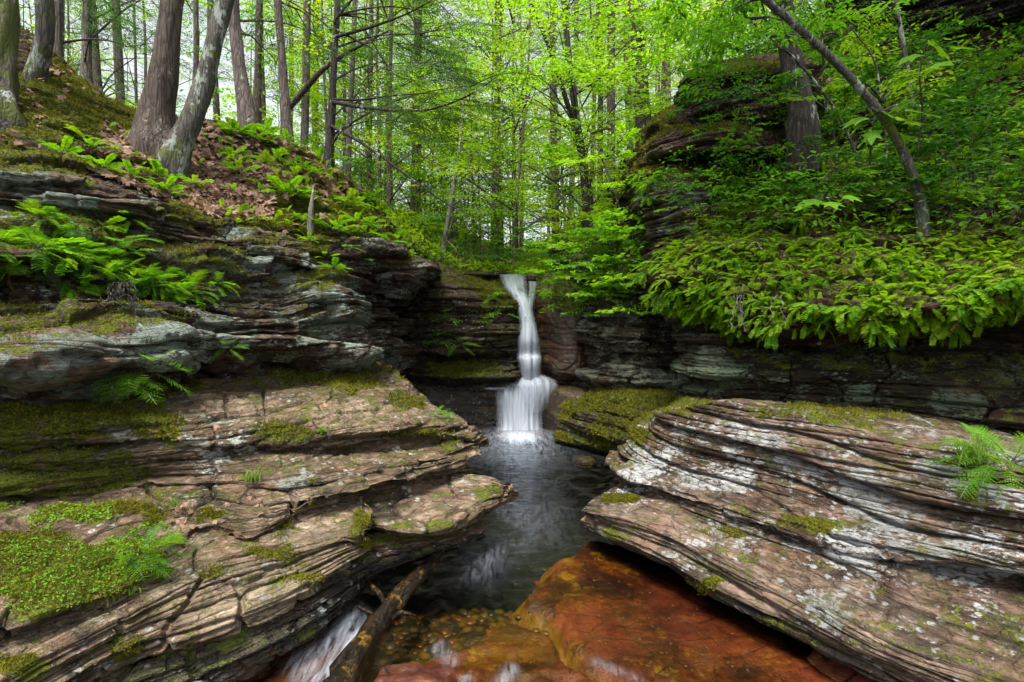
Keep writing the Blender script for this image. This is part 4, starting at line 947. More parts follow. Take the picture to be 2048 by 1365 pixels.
hl = dict(tm=HS, leaf=HL, leafm=M['hemlock'], sc=(.6, 1.2), tilt=.2, lscale=1.0)
# left bank trees, traced from base upward
tree('hemlock_tree', [(305, 300, 4.25, 105), (312, 235, 4.3, 80), (330, 130, 4.3, 66), (342, 40, 4.3, 56), (347, -60, 4.3, 54)], M['bark1'],
     'thick brown furrowed trunk rising straight, joined at its base to the leaning grey tree', 1, snap='L', flare=.35, rough=.2, k=22, boxes=[(6, (100, 420, -700, -400, 3.6, 5.5))], limbs=4, **hl)
tree('leaning_tree', [(335, 325, 4.1, 70), (372, 270, 4.1, 58), (405, 190, 4.15, 50), (425, 100, 4.2, 44), (452, -10, 4.25, 42), (470, -80, 4.3, 40)], M['bark2'],
     'grey lichen-mottled tree leaning right from the foot of the thick brown trunk', 2, snap='L', flare=.3, rough=.15, k=18, boxes=[(5, (380, 620, -760, -420, 3.6, 5.5))], tm=BS, leaf=OL, leafm=M['beech'], limbs=3)
tree('gnarled_tree', [(-60, 235, 4.1, 260), (-30, 160, 4.2, 170), (-5, 80, 4.3, 100), (10, 20, 4.35, 80), (0, -60, 4.4, 76)], M['bark5'],
     'gnarled mossy tree with spreading roots at the far left edge', 3, snap='L', flare=.4, rough=.3, k=22)
tree('curved_tree', [(60, 150, 5.0, 60), (88, 115, 5.0, 52), (98, 60, 5.0, 50), (88, -10, 5.0, 50), (80, -60, 5.0, 50)], M['bark2'],
     'smooth grey tree with a hooked base beside the gnarled mossy tree', 4, snap='L', rough=.12)
tree('hemlock_tree', [(112, 140, 5.6, 32), (116, 60, 5.6, 28), (114, -40, 5.6, 26)], M['bark3'], 'slim reddish trunk just right of the hooked grey tree', 5,
     boxes=[(10, (90, 330, -120, 90, 5.6, 8.0))], limbs=5, **hl)
tree('hemlock_tree', [(170, 165, 7.5, 34), (175, 110, 7.5, 26), (172, 40, 7.5, 26), (178, -40, 7.5, 24)], M['bark3'], 'crooked pale trunk in the gap between the slim reddish trunk and the thick brown trunk', 6,
     boxes=[(16, (120, 420, -60, 190, 6.5, 9.5))], limbs=9, **hl)
tree('hemlock_tree', [(388, 240, 7.5, 20), (392, 120, 7.5, 14), (392, -40, 7.5, 12)], M['bark3'], 'thin straight trunk seen between the thick brown trunk and the leaning grey tree', 7)
tree('hemlock_tree', [(500, 255, 6.6, 46), (480, 150, 6.7, 36), (467, 40, 6.8, 30), (465, -50, 6.8, 28)], M['bark3'], 'purplish brown trunk curving left, just right of the leaning grey tree', 8, snap='L', flare=.2,
     boxes=[(10, (430, 700, -60, 170, 7.5, 10))], limbs=6, rough=.14, **hl)
tree('hemlock_tree', [(512, 260, 9.0, 26), (516, 130, 9.0, 18), (520, -40, 9.0, 18)], M['bark1'], 'dark slender trunk behind the purplish brown trunk', 9)
tree('hemlock_tree', [(575, 285, 7.6, 32), (568, 180, 7.7, 24), (560, 60, 7.7, 20), (552, -50, 7.7, 20)], M['bark3'], 'pale pinkish trunk with a mossy limb forking up to the right', 10, snap='L', flare=.2,
     branches=[([(578, 215, 7.6), (610, 180, 7.5), (645, 140, 7.3), (690, 110, 7.2), (780, 60, 7.0)], .05, .012)], boxes=[(9, (560, 740, -20, 150, 7.5, 10))], limbs=5, **hl)
tree('hemlock_tree', [(608, 300, 9.5, 20), (612, 170, 9.5, 19), (615, -40, 9.5, 19)], M['bark3'], 'tall hazy grey trunk between the forked pinkish trunk and the branchy thin hemlock', 11)
hh = tree('hemlock_tree', [(655, 335, 6.8, 26), (663, 240, 6.8, 21), (668, 120, 6.8, 17), (676, 0, 6.8, 14), (680, -80, 6.8, 13)], M['bark4'],
     'thin dark hemlock with long bare limbs sweeping over the gorge', 12, snap='L',
     branches=[([(664, 205, 6.8), (760, 220, 6.5), (840, 222, 6.3), (930, 195, 6.1), (1000, 150, 6.0)], .026, .005),
               ([(663, 252, 6.8), (720, 285, 6.5), (800, 340, 6.2), (880, 400, 6.0), (960, 440, 5.9)], .024, .005),
               ([(668, 75, 6.8), (740, 55, 6.6), (820, 25, 6.4), (880, -10, 6.3)], .024, .006),
               ([(666, 45, 6.8), (690, 15, 6.7), (730, -30, 6.6)], .02, .008),
               ([(664, 200, 6.8), (720, 200, 6.8), (800, 190, 6.9), (880, 185, 7)], .018, .004),
               ([(672, 60, 6.8), (760, 110, 6.6), (790, 150, 6.5), (820, 160, 6.4)], .016, .004)],
     boxes=[(26, (690, 900, 20, 160, 6.0, 7.6)), (18, (740, 960, 120, 225, 6.0, 7.6)), (12, (700, 860, 215, 270, 6.0, 7.4))], limbs=10, **hl)
tree('hemlock_tree', [(695, 330, 9.5, 16), (702, 200, 9.5, 13), (712, -40, 9.5, 12)], M['bark3'], 'slender trunk immediately right of the thin dark hemlock', 13)
# centre
tree('dead_tree', [(885, 510, 9.3, 16), (898, 430, 9.3, 11), (915, 330, 9.3, 9), (925, 240, 9.3, 7)], M['dead'], 'leaning half-dead thin tree with bleached twigs above the falls', 14, top=1.5, k=8,
     branches=[([(897, 470, 9.3), (915, 420, 9.1), (935, 400, 9.0)], .02, .004), ([(905, 400, 9.3), (880, 380, 9.2), (850, 385, 9.1)], .014, .003), ([(910, 380, 9.3), (950, 350, 9.1), (975, 355, 9.0)], .014, .003),
               ([(896, 440, 9.3), (860, 430, 9.2), (830, 445, 9.0)], .012, .003), ([(892, 480, 9.3), (912, 500, 9.1), (925, 520, 9.0)], .012, .003), ([(908, 395, 9.3), (935, 375, 9.2), (960, 385, 9.1), (990, 420, 9)], .01, .003)],
     boxes=[(6, (850, 1000, 260, 400, 8.8, 10))], limbs=3, **hl)
mp = dict(tm=BS, leaf=OL, leafm=M['maple'], tilt=.14)
tree('maple_tree', [(1178, 440, 9.2, 30), (1170, 350, 9.2, 24), (1150, 220, 9.2, 18), (1135, 90, 9.1, 15), (1125, -40, 9.0, 13)], M['bark4'],
     'maple with layers of bright yellow-green leaves spreading over the middle of the gorge', 15,
     branches=[([(1152, 260, 9.2), (1120, 160, 8.9), (1085, 60, 8.6), (1050, -20, 8.4)], .05, .02), ([(1150, 190, 9.2), (1230, 140, 8.8), (1320, 120, 8.4)], .03, .008)],
     boxes=[(34, (990, 1330, 150, 270, 6.6, 9.0)), (24, (970, 1180, 20, 160, 6.6, 9.0)), (24, (1180, 1340, 20, 170, 6.6, 9.0)), (16, (1000, 1250, 270, 350, 7.2, 9.4)), (14, (960, 1200, 350, 430, 8.0, 10.0))], limbs=16, sc=(.6, 1.15), **mp)
tree('hemlock_tree', [(1292, 330, 8.0, 52), (1286, 240, 8.0, 40), (1278, 120, 8.0, 36), (1270, 0, 8.0, 34), (1266, -60, 8.0, 32)], M['bark1'],
     'stout reddish brown trunk standing at the left shoulder of the dark crag', 16, flare=.15, k=18, boxes=[(8, (1120, 1300, -60, 90, 7.5, 10))], limbs=4, **hl)
tree('hemlock_tree', [(1216, 420, 11, 30), (1222, 300, 11, 22), (1222, 100, 11, 20), (1225, -50, 11, 18)], M['bark3'], 'grey-pink trunk left of the stout reddish trunk, partly screened by leaves', 17)
tree('sapling', [(1262, 505, 6.9, 6), (1240, 420, 6.9, 5), (1215, 340, 6.9, 5), (1180, 270, 6.9, 4)], M['dead'], 'very thin pale sapling stem slanting up in front of the stout reddish trunk', 18, top=1.0, k=6,
     boxes=[(7, (1130, 1260, 250, 390, 6.3, 7.2))], limbs=4, sc=(.4, .7), **mp)
tree('sapling', [(1160, 500, 8.6, 8), (1150, 440, 8.6, 6), (1120, 390, 8.6, 5), (1095, 350, 8.6, 4)], M['dead'], 'forked thin sapling on the right brink behind the waterfall', 19, top=1.0, k=6,
     boxes=[(9, (1080, 1230, 330, 460, 8.0, 9.2))], limbs=4, sc=(.4, .75), **mp)
# right bank
tree('leaning_tree', [(1850, 415, 3.9, 34), (1832, 370, 3.85, 25), (1812, 300, 3.8, 25), (1770, 235, 3.75, 24), (1700, 150, 3.7, 22), (1620, 75, 3.65, 20), (1560, 25, 3.6, 18), (1490, -30, 3.55, 17)], M['bark2'],
     'slender lichen-patched tree leaning steeply left across the right slope', 20, rough=.1, top=3.0,
     boxes=[(10, (1400, 1600, -40, 70, 3.6, 4.8)), (10, (1290, 1470, -20, 90, 4.6, 6))], limbs=4, sc=(.35, .7), tm=BS, leaf=OL, leafm=M['beech'], lscale=.85)
tree('hemlock_tree', [(1608, 250, 4.85, 66), (1598, 190, 4.9, 58), (1580, 110, 4.9, 52), (1566, 20, 4.9, 48), (1560, -60, 4.9, 46)], M['bark4'],
     'thick dark trunk behind the slender leaning tree on the right slope', 21, flare=.2, k=18, boxes=[(8, (1380, 1640, -120, 40, 5.8, 8)), (130, (1450, 2500, -1300, -250, 3.2, 6.5))], limbs=12, tm=HS, leaf=HL, leafm=M['hemlock'], sc=(1.0, 1.9), tilt=.2, lscale=1.7)  # second box is unseen canopy above, added to shade the right slope
tree('young_tree', [(1838, 290, 5.0, 18), (1828, 220, 5.0, 15), (1812, 120, 5.0, 13), (1795, 30, 5.0, 12), (1785, -40, 5.0, 11)], M['bark2'],
     'pale thin upright trunk near the large maple leaves, upper right', 22, rough=.1, top=3, boxes=[(10, (1690, 2000, -120, 60, 4.4, 6.0))], limbs=5, sc=(.4, .8), tm=BS, leaf=OL, leafm=M['beech'])
def sapl(px, lab, seed, bx, n=7, leafm='beech', sc=(.28, .5), ls=.7, mat='twig'):
    tree('sapling', px, M[mat], lab, seed, top=.6, k=6, boxes=[(n, bx)], limbs=4, sc=sc, tm=BS, leaf=OL, leafm=M[leafm], tilt=.15, lscale=ls)
sapl([(1725, 350, 4.6, 9), (1700, 270, 4.6, 7), (1640, 170, 4.55, 6), (1560, 90, 4.5, 5), (1480, 30, 4.5, 4)], 'whippy dark stem arching left beneath the slender leaning tree', 31, (1440, 1680, 30, 200, 4.2, 5.0), 12)
sapl([(1675, 305, 5.0, 7), (1650, 200, 5.0, 7), (1645, 90, 5.0, 6), (1640, -20, 5.0, 5)], 'straight thin stem standing left of the whippy arching stem', 32, (1580, 1740, 20, 250, 4.6, 5.4), 9)
sapl([(1775, 300, 4.4, 5), (1760, 180, 4.4, 5), (1752, 110, 4.4, 4), (1700, 60, 4.4, 3)], 'bent grey twig-like sapling between the leaning tree and the pale thin trunk', 33, (1690, 1850, 60, 230, 4.0, 4.8), 7)

# ------------------------------------------------------------------ background forest: prototypes and copies
def bg_hemlock(seed, H=16, dead=True):
    r = np.random.default_rng(seed); t = empty('hemlock_tree')
    b = MBuf(); z = np.linspace(-.6, H, 40); off = .16*np.stack([noise(np.stack([z*.15, z*0, z*0], -1)+seed, 1), noise(np.stack([z*.15, z*0+5, z*0], -1)+seed, 2)], 1)
    Q = np.column_stack([off, z]); rad = .11*(1-.6*np.clip(z/H, 0, 1))*(1+.5*np.exp(-np.clip(z, 0, 9)/.3)); b.tube(Q, rad, 10, 0, .12, seed=seed)
    for _ in range(16):
        z0 = r.uniform(1.0, 7); a = r.uniform(0, 6.28); l = r.uniform(.6, 2.0); p = np.array([0, 0, z0]); d = np.array([math.cos(a), math.sin(a), r.uniform(-.25, .25)])
        b.tube(np.array([p, p+d*l*.5+[0, 0, .03], p+d*l-[0, 0, .1]]), [.014, .009, .003], 4, 0, cap=False)
    obj('trunk', b.mesh('trunk', [M['bark3'] if seed % 2 else M['bark1']], True), t)
    c = MBuf(); n = 26
    zz = r.uniform(3.2, H, n)**1.0; aa = r.uniform(0, 6.28, n); rr = r.uniform(.1, 1.3, n)*(1.25-zz/H*.8)
    C = np.column_stack([np.cos(aa)*rr, np.sin(aa)*rr, zz])
    place_sprays(c, HS, HN, LEAFT, C, aa+r.normal(size=n)*.3, r.uniform(1.0, 1.8, n), .2, r, 0, 1, True, 1.5)
    obj('crown', c.mesh('crown', [M['hemlock'], M['twig']]), t); return t
def bg_broad(seed, H=9, leafm='maple', lo=1.0, n=30, rt=.07, spread=2.0, bark='bark3'):
    r = np.random.default_rng(seed); t = empty('maple_tree')
    b = MBuf(); z = np.linspace(-.6, H, 30); off = .3*np.stack([noise(np.stack([z*.2, z*0, z*0], -1)+seed, 1), noise(np.stack([z*.2, z*0+5, z*0], -1)+seed, 2)], 1)
    off -= off[2]; Q = np.column_stack([off, z]); b.tube(Q, rt*(1-.8*np.clip(z/H, 0, 1)), 8, 0, .1, seed=seed)
    zz = r.uniform(lo, H+.5, n); aa = r.uniform(0, 6.28, n); rr = np.sqrt(r.uniform(.02, 1, n))*spread*(1-.35*np.abs(zz/H-.5))
    C = np.column_stack([np.cos(aa)*rr, np.sin(aa)*rr, zz])
    for i in range(0, n, 3):
        q = np.array([0, 0, max(.3, zz[i]-.5*rr[i])]); e_ = C[i]; b.tube(np.array([q, (q+e_)/2+[0, 0, .08], e_]), [.022, .014, .006], 4, 0, cap=False)
    obj('trunk', b.mesh('trunk', [M[bark]], True), t)
    c = MBuf(); place_sprays(c, BS, OV, OVT, C, aa+r.normal(size=n)*.5, r.uniform(.8, 1.5, n), .16, r, 0, 1, False, 1.15)
    obj('crown', c.mesh('crown', [M[leafm], M['twig']]), t); return t
def copy_tree(o, parent=None):
    c = o.copy(); COL.objects.link(c)
    if parent is not None: c.parent = parent
    for ch in list(o.children):
        copy_tree(ch, c)
    return c
protoH = [bg_hemlock(s) for s in (1, 2, 3)]
protoB = [bg_broad(11, 9, 'maple', .8, 36, .05, 2.2), bg_broad(12, 7, 'maple', .4, 36, .035, 2.0), bg_broad(13, 11, 'beech', 1.2, 42, .06, 2.6), bg_broad(14, 4, 'maple', .2, 30, .022, 1.5)]
usedp = set()
def put(proto, x, y, rz, s, label, group, dz=-.1):
    if 880 < 1024+x/y*FPX < 975: s *= .6
    if proto.name in usedp: o = copy_tree(proto)
    else: o = proto; usedp.add(proto.name)
    o.location = (x, y, float(gz(np.array([x]), np.array([y]))[0])+dz); o.rotation_euler = (0, 0, rz); o.scale = (s, s, s)
    tag(o, label, 'tree', group); return o
def at_px(px, Y): return (px-1024)/FPX*Y
rb = np.random.default_rng(99)
# hand placed trunks visible through the gap above the falls
seen = [(842, 13), (985, 13.5), (1045, 24), (1100, 12.5), (1195, 16), (1250, 14), (1325, 13), (1420, 15), (640, 15), (590, 19), (540, 13), (440, 14), (260, 14), (215, 10.5), (140, 13), (60, 16), (30, 11), (1505, 18), (1150, 21)]
for i, (px, Y) in enumerate(seen):
    Y = Y*rb.uniform(.97, 1.03)
    put(protoH[i % 3], at_px(px, Y), Y, rb.uniform(0, 6.28), rb.uniform(.75, 1.15), 'tall straight hemlock trunk standing in the sunlit forest beyond the gorge', 'hemlocks in the forest beyond the falls')
for i in range(76):
    Y = 10.5+22*rb.uniform(0, 1)**1.1; px = rb.uniform(-150, 1600) if i % 3 else rb.uniform(680, 1320)
    put(protoB[i % 4], at_px(px, Y), Y, rb.uniform(0, 6.28), rb.uniform(.8, 1.25), 'bright green leafy broadleaf tree in the forest beyond the gorge', 'leafy trees in the forest beyond the falls')
for i in range(44):
    Y = rb.uniform(9.8, 16); px = rb.uniform(660, 1040)
    put(protoB[(1, 3, 0)[i % 3]], at_px(px, Y), Y, rb.uniform(0, 6.28), rb.uniform(.7, 1.1), 'young bright green tree in the hollow behind the head of the waterfall', 'young trees behind the waterfall')
for i in range(34):
    Y = rb.uniform(32, 60); px = rb.uniform(-200, 1700)
    put(protoB[2 if i % 2 else 0], at_px(px, Y), Y, rb.uniform(0, 6.28), rb.uniform(1.5, 2.2), 'far pale green tree on the rising ground deep in the forest', 'distant trees deep in the forest')

# ------------------------------------------------------------------ sampling points on the rock
def pick(rec, box, n, r, nzmin=-1., minmo=None, face=True):
    x0, x1, y0, y1 = box; p = rec['pr']
    k = (p[:, 0] > x0) & (p[:, 0] < x1) & (p[:, 1] > y0) & (p[:, 1] < y1) & (rec['N'][:, 2] > nzmin) & (p[:, 2] > 0)
    if minmo is not None: k &= rec['mo'] > minmo
    if face: k &= np.einsum('ij,ij->i', rec['N'], np.array([0, 0, CAMZ])-rec['P']) > 0
    i = np.nonzero(k)[0]
    if not len(i): return np.zeros((0, 3)), np.zeros((0, 3))
    i = r.choice(i, n, replace=len(i) < n); return rec['P'][i], rec['N'][i]

# ------------------------------------------------------------------ ferns
def frond_mesh(name, n, wid, droop, mats, seed, brown=False, toothed=False):
    r = np.random.default_rng(seed); b = MBuf(); L = 1.0
    t = np.linspace(0, 1, 10); ax = lambda t: np.array([L*t*(1-.12*droop*t), .03*math.sin(3*t+seed), .22*t-droop*.62*t*t])
    pts = np.array([ax(q) for q in t]); b.tube(pts, np.linspace(.010, .003, 10), 3, 1, cap=False)
    pos, dr, sz = [], [], []
    for i in range(n):
        q = .16+.84*(i+.5)/n; w_ = wid*(math.sin(math.pi*min(1, (.22+.78*(1-q)**.9)))**.8 if not toothed else (.25+.75*math.sin(math.pi*(1-q)**.75)))*r.uniform(.9, 1.1)
        w_ *= min(1, (1-q)*5+.15)
        for s_ in (-1, 1):
            a = s_*math.radians(68-20*q); pos.append(ax(q)); dr.append([math.cos(a), math.sin(a), -.18+r.normal()*.08]); sz.append(w_)
    pos, dr, sz = np.array(pos), np.array(dr), np.array(sz)
    Fm = frames(dr, np.tile([0, 0, 1.], (len(pos), 1))+r.normal(size=(len(pos), 3))*.15)*sz[:, None, None]
    if toothed:
        V = [[0, 0, 0]]; T = []
        for k in range(6):
            x = (k+.5)/6; h = .16*(1-x)+.03
            V += [[x-.07, 0, .01], [x+.08, h, -.02], [x+.07, 0, .01], [x+.08, -h, -.02]]; o_ = 1+k*4
            T += [[o_, o_+2, o_+1], [o_, o_+3, o_+2]]
        V += [[0, .012, 0], [1, 0, -.05], [0, -.012, 0]]; e_ = len(V); T += [[e_-3, e_-1, e_-2]]
        PV, PT = np.array(V), np.array(T)
        Fm = Fm*np.array([1, .75, 1])[None, None, :]
    else:
        PV = np.array([[0, .07*1.6, 0], [.3, .10, .02], [.8, .085, .0], [1, 0, -.05], [.8, -.085, 0], [.3, -.10, .02], [0, -.07*1.6, 0]]); PT = np.array([[0, 2, 1], [0, 3, 2], [0, 4, 3], [0, 5, 4], [0, 6, 5]])
        sc = np.array([1, 1.25*(12/n)*(.3/wid)*.9, 1]); Fm = Fm*sc[None, None, :]
    b.many(PV, PT, Fm, pos, 0)
    return b.mesh(name, mats)
FR = [frond_mesh('frond', 13, .17, .55+.18*k, [M['fernR'], M['twig']], 50+k) for k in range(4)]
FW = [frond_mesh('frond', 17, .26, .45+.2*k, [M['fern'], M['twig']], 60+k, toothed=True) for k in range(4)]
FBn = frond_mesh('frond', 12, .14, 1.3, [M['fernbrown'], M['twig']], 71)
def make_fern(name, fr, nf, spread, elev, seed, brown=0):
    r = np.random.default_rng(seed); t = empty(name)
    for i in range(nf):
        o = obj('frond', fr[r.integers(len(fr))] if i >= brown else FBn, t)
        a = (i/(nf-1)-.5)*2*spread + r.normal()*.15; e_ = r.uniform(*elev) if i >= brown else -.9
        o.rotation_mode = 'XYZ'; o.rotation_euler = (r.normal()*.25, -e_, a); s = r.uniform(.75, 1.15); o.scale = (s, s, s)
        o.location = (r.normal()*.05, r.normal()*.08, 0)
        if i < brown: o['label'] = 'withered brown frond'
    return t
P_hang = [make_fern('fern', FR, 10, 1.25, (-.85, .3), s, 1 if s % 3 == 0 else 0) for s in range(4)]
P_up = [make_fern('fern', FR, 8, 2.2, (.1, .8), s+10) for s in range(3)]
P_wood = [make_fern('fern', FW, 9, 1.7, (-.55, 1.0), s+20, 1 if s == 0 else 0) for s in range(3)]
P_spill = [make_fern('fern', FR+FW[:2], 10, 1.5, (-.8, .8), s+30, 1 if s == 0 else 0) for s in range(4)]
def place(proto, p, yaw, s, label, group, cat='fern', tilt=0.):
    if proto.name in usedp: o = copy_tree(proto)
    else: o = proto; usedp.add(proto.name)
    o.location = tuple(p); o.rotation_euler = (0, tilt, yaw); o.scale = (s, s, s); tag(o, label, cat, group); return o
rf = np.random.default_rng(5)
def fern_field(rec, boxes, protos, size, label, group, base_yaw, spread=.7, nz=-.3, lift=.0, face=True):
    for n, bx in boxes:
        P, N = pick(rec, bx, n, rf, nz, face=face)
        for p, q in zip(P, N):
            yaw = base_yaw + rf.normal()*spread if base_yaw is not None else math.atan2(q[1], q[0])+rf.normal()*.5
            place(protos[rf.integers(len(protos))], p+q*.01+np.array([0, 0, lift]), yaw, rf.uniform(*size), label, group)
DOWNR = math.radians(235)    # facing the camera and the stream from the right bank
fern_field(hillR, [(38, (1330, 1720, 560, 660)), (36, (1720, 2048, 550, 660)), (30, (1400, 2048, 500, 570)), (22, (1400, 2048, 430, 500)), (12, (1260, 1400, 480, 560)), (8, (1290, 1400, 540, 620))],
           P_hang, (.10, .22), 'hanging polypody fern in the dense curtain over the shaded right wall', 'ferns curtaining the right ledge', DOWNR, .8)
fern_field(cliffL, [(16, (-20, 180, 460, 545)), (18, (130, 300, 490, 580)), (16, (270, 440, 535, 600)), (5, (60, 260, 430, 480))], P_spill+P_wood[:1], (.16, .25), 'lush green fern in the clump spilling from the crack of the left cliff', 'ferns spilling from the left cliff', math.radians(-50), .7, -.6)
fern_field(slopeL, [(16, (430, 640, 270, 370)), (15, (560, 760, 330, 450)), (8, (640, 840, 400, 530))], P_up, (.2, .32), 'small bright fern on the mossy bank below the pale pinkish trunks', 'ferns on the bank under the pinkish trunks', None, nz=0.)
fern_field(slopeL, [(8, (200, 420, 330, 400)), (3, (90, 220, 270, 330))], P_up, (.18, .26), 'small fern among dry leaves in front of the thick brown trunk', 'ferns in front of the brown trunk', None, nz=0.)
fern_field(cliffL, [(9, (600, 830, 440, 560))], P_up, (.14, .22), 'fern tuft on the overhanging edge at the right end of the left cliff', 'ferns on the left overhang', math.radians(-60), nz=0.)
fern_field(crag, [(10, (1280, 1400, 345, 400))], P_hang, (.15, .2), 'short fern in the cushion on the pale face of the crag', 'ferns on the crag', math.radians(220), nz=-.2)
fern_field(hillR, [(12, (1780, 2048, 30, 250)), (6, (1500, 1800, 200, 350)), (6, (1850, 2048, 250, 420))], P_up, (.16, .26), 'dark green fern growing high on the shaded right slope', 'ferns high on the right slope', DOWNR, nz=-.2)
def fern_at(px, py, Y, s, yaw, label, pr_=None, z=None):
    p = PY(px, py, Y) if z is None else PZ(px, py, z); return place((pr_ or P_wood)[rf.integers(3)], p, yaw, s, label, None)
def surf_at(rec, px, py):
    d = (rec['pr'][:, 0]-px)**2+(rec['pr'][:, 1]-py)**2 + 40*rec['pr'][:, 2]**2; i = np.argmin(d); return rec['P'][i]
for (rec, px, py, s, yw, lab) in [
    (cliffL, 235, 755, .36, -1.2, 'upright fern on the small mossy shelf right of the pink block'),
    (cliffL, 275, 745, .3, -.7, 'spreading fern beside the upright one on the small mossy shelf'),
    (cliffL, 215, 770, .24, -2.0, 'drooping fern hanging lowest from the small mossy shelf'),
    (cliffL, 450, 700, .16, -1.2, 'tiny fern under the middle of the left cliff'),
    (ledgeB, 5, 800, .2, -.6, 'little fern at the left frame edge on the broad tan ledge'),
    (ledgeC, 262, 1120, .2, -.9, 'bright fern leaning out of the moss carpet, lower left'),
    (ledgeC, 300, 1105, .18, -.2, 'second bright fern right of the one in the moss carpet, lower left'),
    (ledgeB, 870, 832, .18, -1.0, 'compact fern on the broad tan ledge near its blunt end'),
    (bigR, 1990, 925, .3, 2.6, 'long-fronded fern growing from grass on top of the right ledge'),
    (bigR, 2030, 930, .28, -.3, 'fern at the right frame edge beside the grassy tuft'),
    (faceC, 915, 690, .28, -1.5, 'fern halfway up the dark face left of the waterfall'),
    (faceC, 990, 595, .22, -1.5, 'fern at the brink of the dark face left of the waterfall')]:
    place(P_wood[rf.integers(3)], surf_at(rec, px, py), yw, s, lab, None)

# ------------------------------------------------------------------ leafy shrubs on the right slope, saplings with broad leaves
def make_shrub(seed, leafm, LV, LT, n=9, H=.5, ls=.6, tm=None, spread=.4):
    r = np.random.default_rng(seed); t = empty('leafy_shrub'); b = MBuf(); C = []; Yw = []
    for i in range(n):
        a = r.uniform(0, 6.28); l = r.uniform(.3, 1)*spread; h = r.uniform(.12, 1)*H
        e_ = np.array([math.cos(a)*l, math.sin(a)*l, h]); b.tube(np.array([[0, 0, -.05], e_*.5+[0, 0, .08*h], e_]), [.0035, .0025, .0015], 4, 0, cap=False); C.append(e_); Yw.append(a+r.normal()*.4)
    obj('stem', b.mesh('stem', [M['twig']], True), t)
    c = MBuf(); place_sprays(c, tm or BSc, LV, LT, np.array(C), Yw, r.uniform(.28, .5, n), .15, r, 0, 0, False, ls)
    obj('foliage', c.mesh('foliage', [leafm]), t); return t
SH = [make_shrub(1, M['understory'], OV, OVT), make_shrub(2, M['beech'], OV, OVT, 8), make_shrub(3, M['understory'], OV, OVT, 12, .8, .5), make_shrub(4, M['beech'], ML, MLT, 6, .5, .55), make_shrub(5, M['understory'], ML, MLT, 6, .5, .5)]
def shrubs(rec, boxes, protos, size, label, group, nz=-.3):
    for n, bx in boxes:
        P, N = pick(rec, bx, n, rf, nz)
        for p, q in zip(P, N):
            u = project(p)
            if 1790 < u[0] < 1890 and 360 < u[1] < 480: continue
            place(protos[rf.integers(len(protos))], p, rf.uniform(0, 6.28), rf.uniform(*size), label, group, 'shrub')
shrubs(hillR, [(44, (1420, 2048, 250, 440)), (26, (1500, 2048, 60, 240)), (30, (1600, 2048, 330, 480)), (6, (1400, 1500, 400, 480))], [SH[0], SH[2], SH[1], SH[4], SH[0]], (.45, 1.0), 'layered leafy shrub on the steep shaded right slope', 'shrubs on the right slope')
shrubs(crag, [(16, (1400, 1620, 140, 320)), (5, (1360, 1430, 370, 480))], SH[:3], (.4, .7), 'leafy shrub growing over the dark crag', 'shrubs on the crag')
shrubs(cliffR, [(16, (1130, 1270, 500, 600)), (14, (1140, 1270, 560, 660)), (8, (1230, 1320, 450, 540))], [SH[1], SH[3]], (.6, 1.0), 'bright leafy bush leaning from the cliff right of the waterfall', 'bushes right of the waterfall')
shrubs(redrock, [(7, (1080, 1190, 540, 600))], [SH[1], SH[3]], (.4, .7), 'leafy sprig rooted on top of the rust-brown shoulder', 'sprigs on the rust-brown shoulder')
shrubs(faceC, [(14, (760, 1010, 500, 545)), (5, (830, 1040, 600, 760))], SH[:2], (.35, .6), 'low leafy plant on the rock beside the waterfall', 'low plants beside the waterfall')
for i in range(90):
    Y = 8.8+rb.uniform(0, 1)**1.5*16; px = rb.uniform(640, 1330) if i % 4 else rb.uniform(100, 640); x = at_px(px, Y)
    place(SH[i % 3 if i % 5 else 3], (x, Y, float(gz(np.array([x]), np.array([Y]))[0])-.03), rf.uniform(0, 6.28), rf.uniform(1.0, 2.2), 'bright undergrowth shrub on the forest floor beyond the falls', 'undergrowth shrubs beyond the falls', 'shrub')
# big maple-leaved saplings upper right
def maple_sapling(pts, leaves, label, seed):
    t = empty('maple_sapling', tuple(PY(*pts[0]))); tag(t, label, 'sapling'); base = np.array(t.location); r = np.random.default_rng(seed)
    b = MBuf(); Q = cr(np.array([PY(*p) for p in pts]), 16)-base; b.tube(Q, np.linspace(.009, .004, 16), 6, 0)
    for (px, py, Y, s) in leaves:
        e_ = PY(px, py, Y)-base; q = Q[np.argmin(np.linalg.norm(Q-e_, axis=1)+.0*Q[:, 2])]
        b.tube(np.array([q, (q+e_)/2+[0, 0, .03], e_]), [.003, .002, .002], 4, 0, cap=False)
    obj('stem', b.mesh('stem', [M['twig']], True), t)
    for (px, py, Y, s) in leaves:
        e_ = PY(px, py, Y)-base; q = Q[np.argmin(np.linalg.norm(Q-e_, axis=1))]
        d = e_-q; d[2] = -.25*np.linalg.norm(d[:2])-.02; c = MBuf()
        Fm = frames(np.array([d]), np.array([[r.normal()*.2, -.35+r.normal()*.15, 1.]]))*s
        c.many(ML, MLT, Fm, np.array([e_]), 0); obj('leaf', c.mesh('leaf', [M['beech']]), t)
    return t
maple_sapling([(1835, 300, 3.9), (1845, 230, 3.9), (1840, 150, 3.85), (1850, 90, 3.8)],
    [(1860, 80, 3.8, .2), (1895, 95, 3.7, .16), (1830, 110, 3.8, .14), (1870, 130, 3.7, .15), (1815, 160, 3.9, .14), (1860, 185, 3.8, .16), (1890, 200, 3.75, .13), (1820, 200, 3.9, .14), (1860, 230, 3.8, .13), (1830, 245, 3.8, .12)],
    'sapling with the largest drooping lobed leaves near the pale thin trunk, upper right', 3)
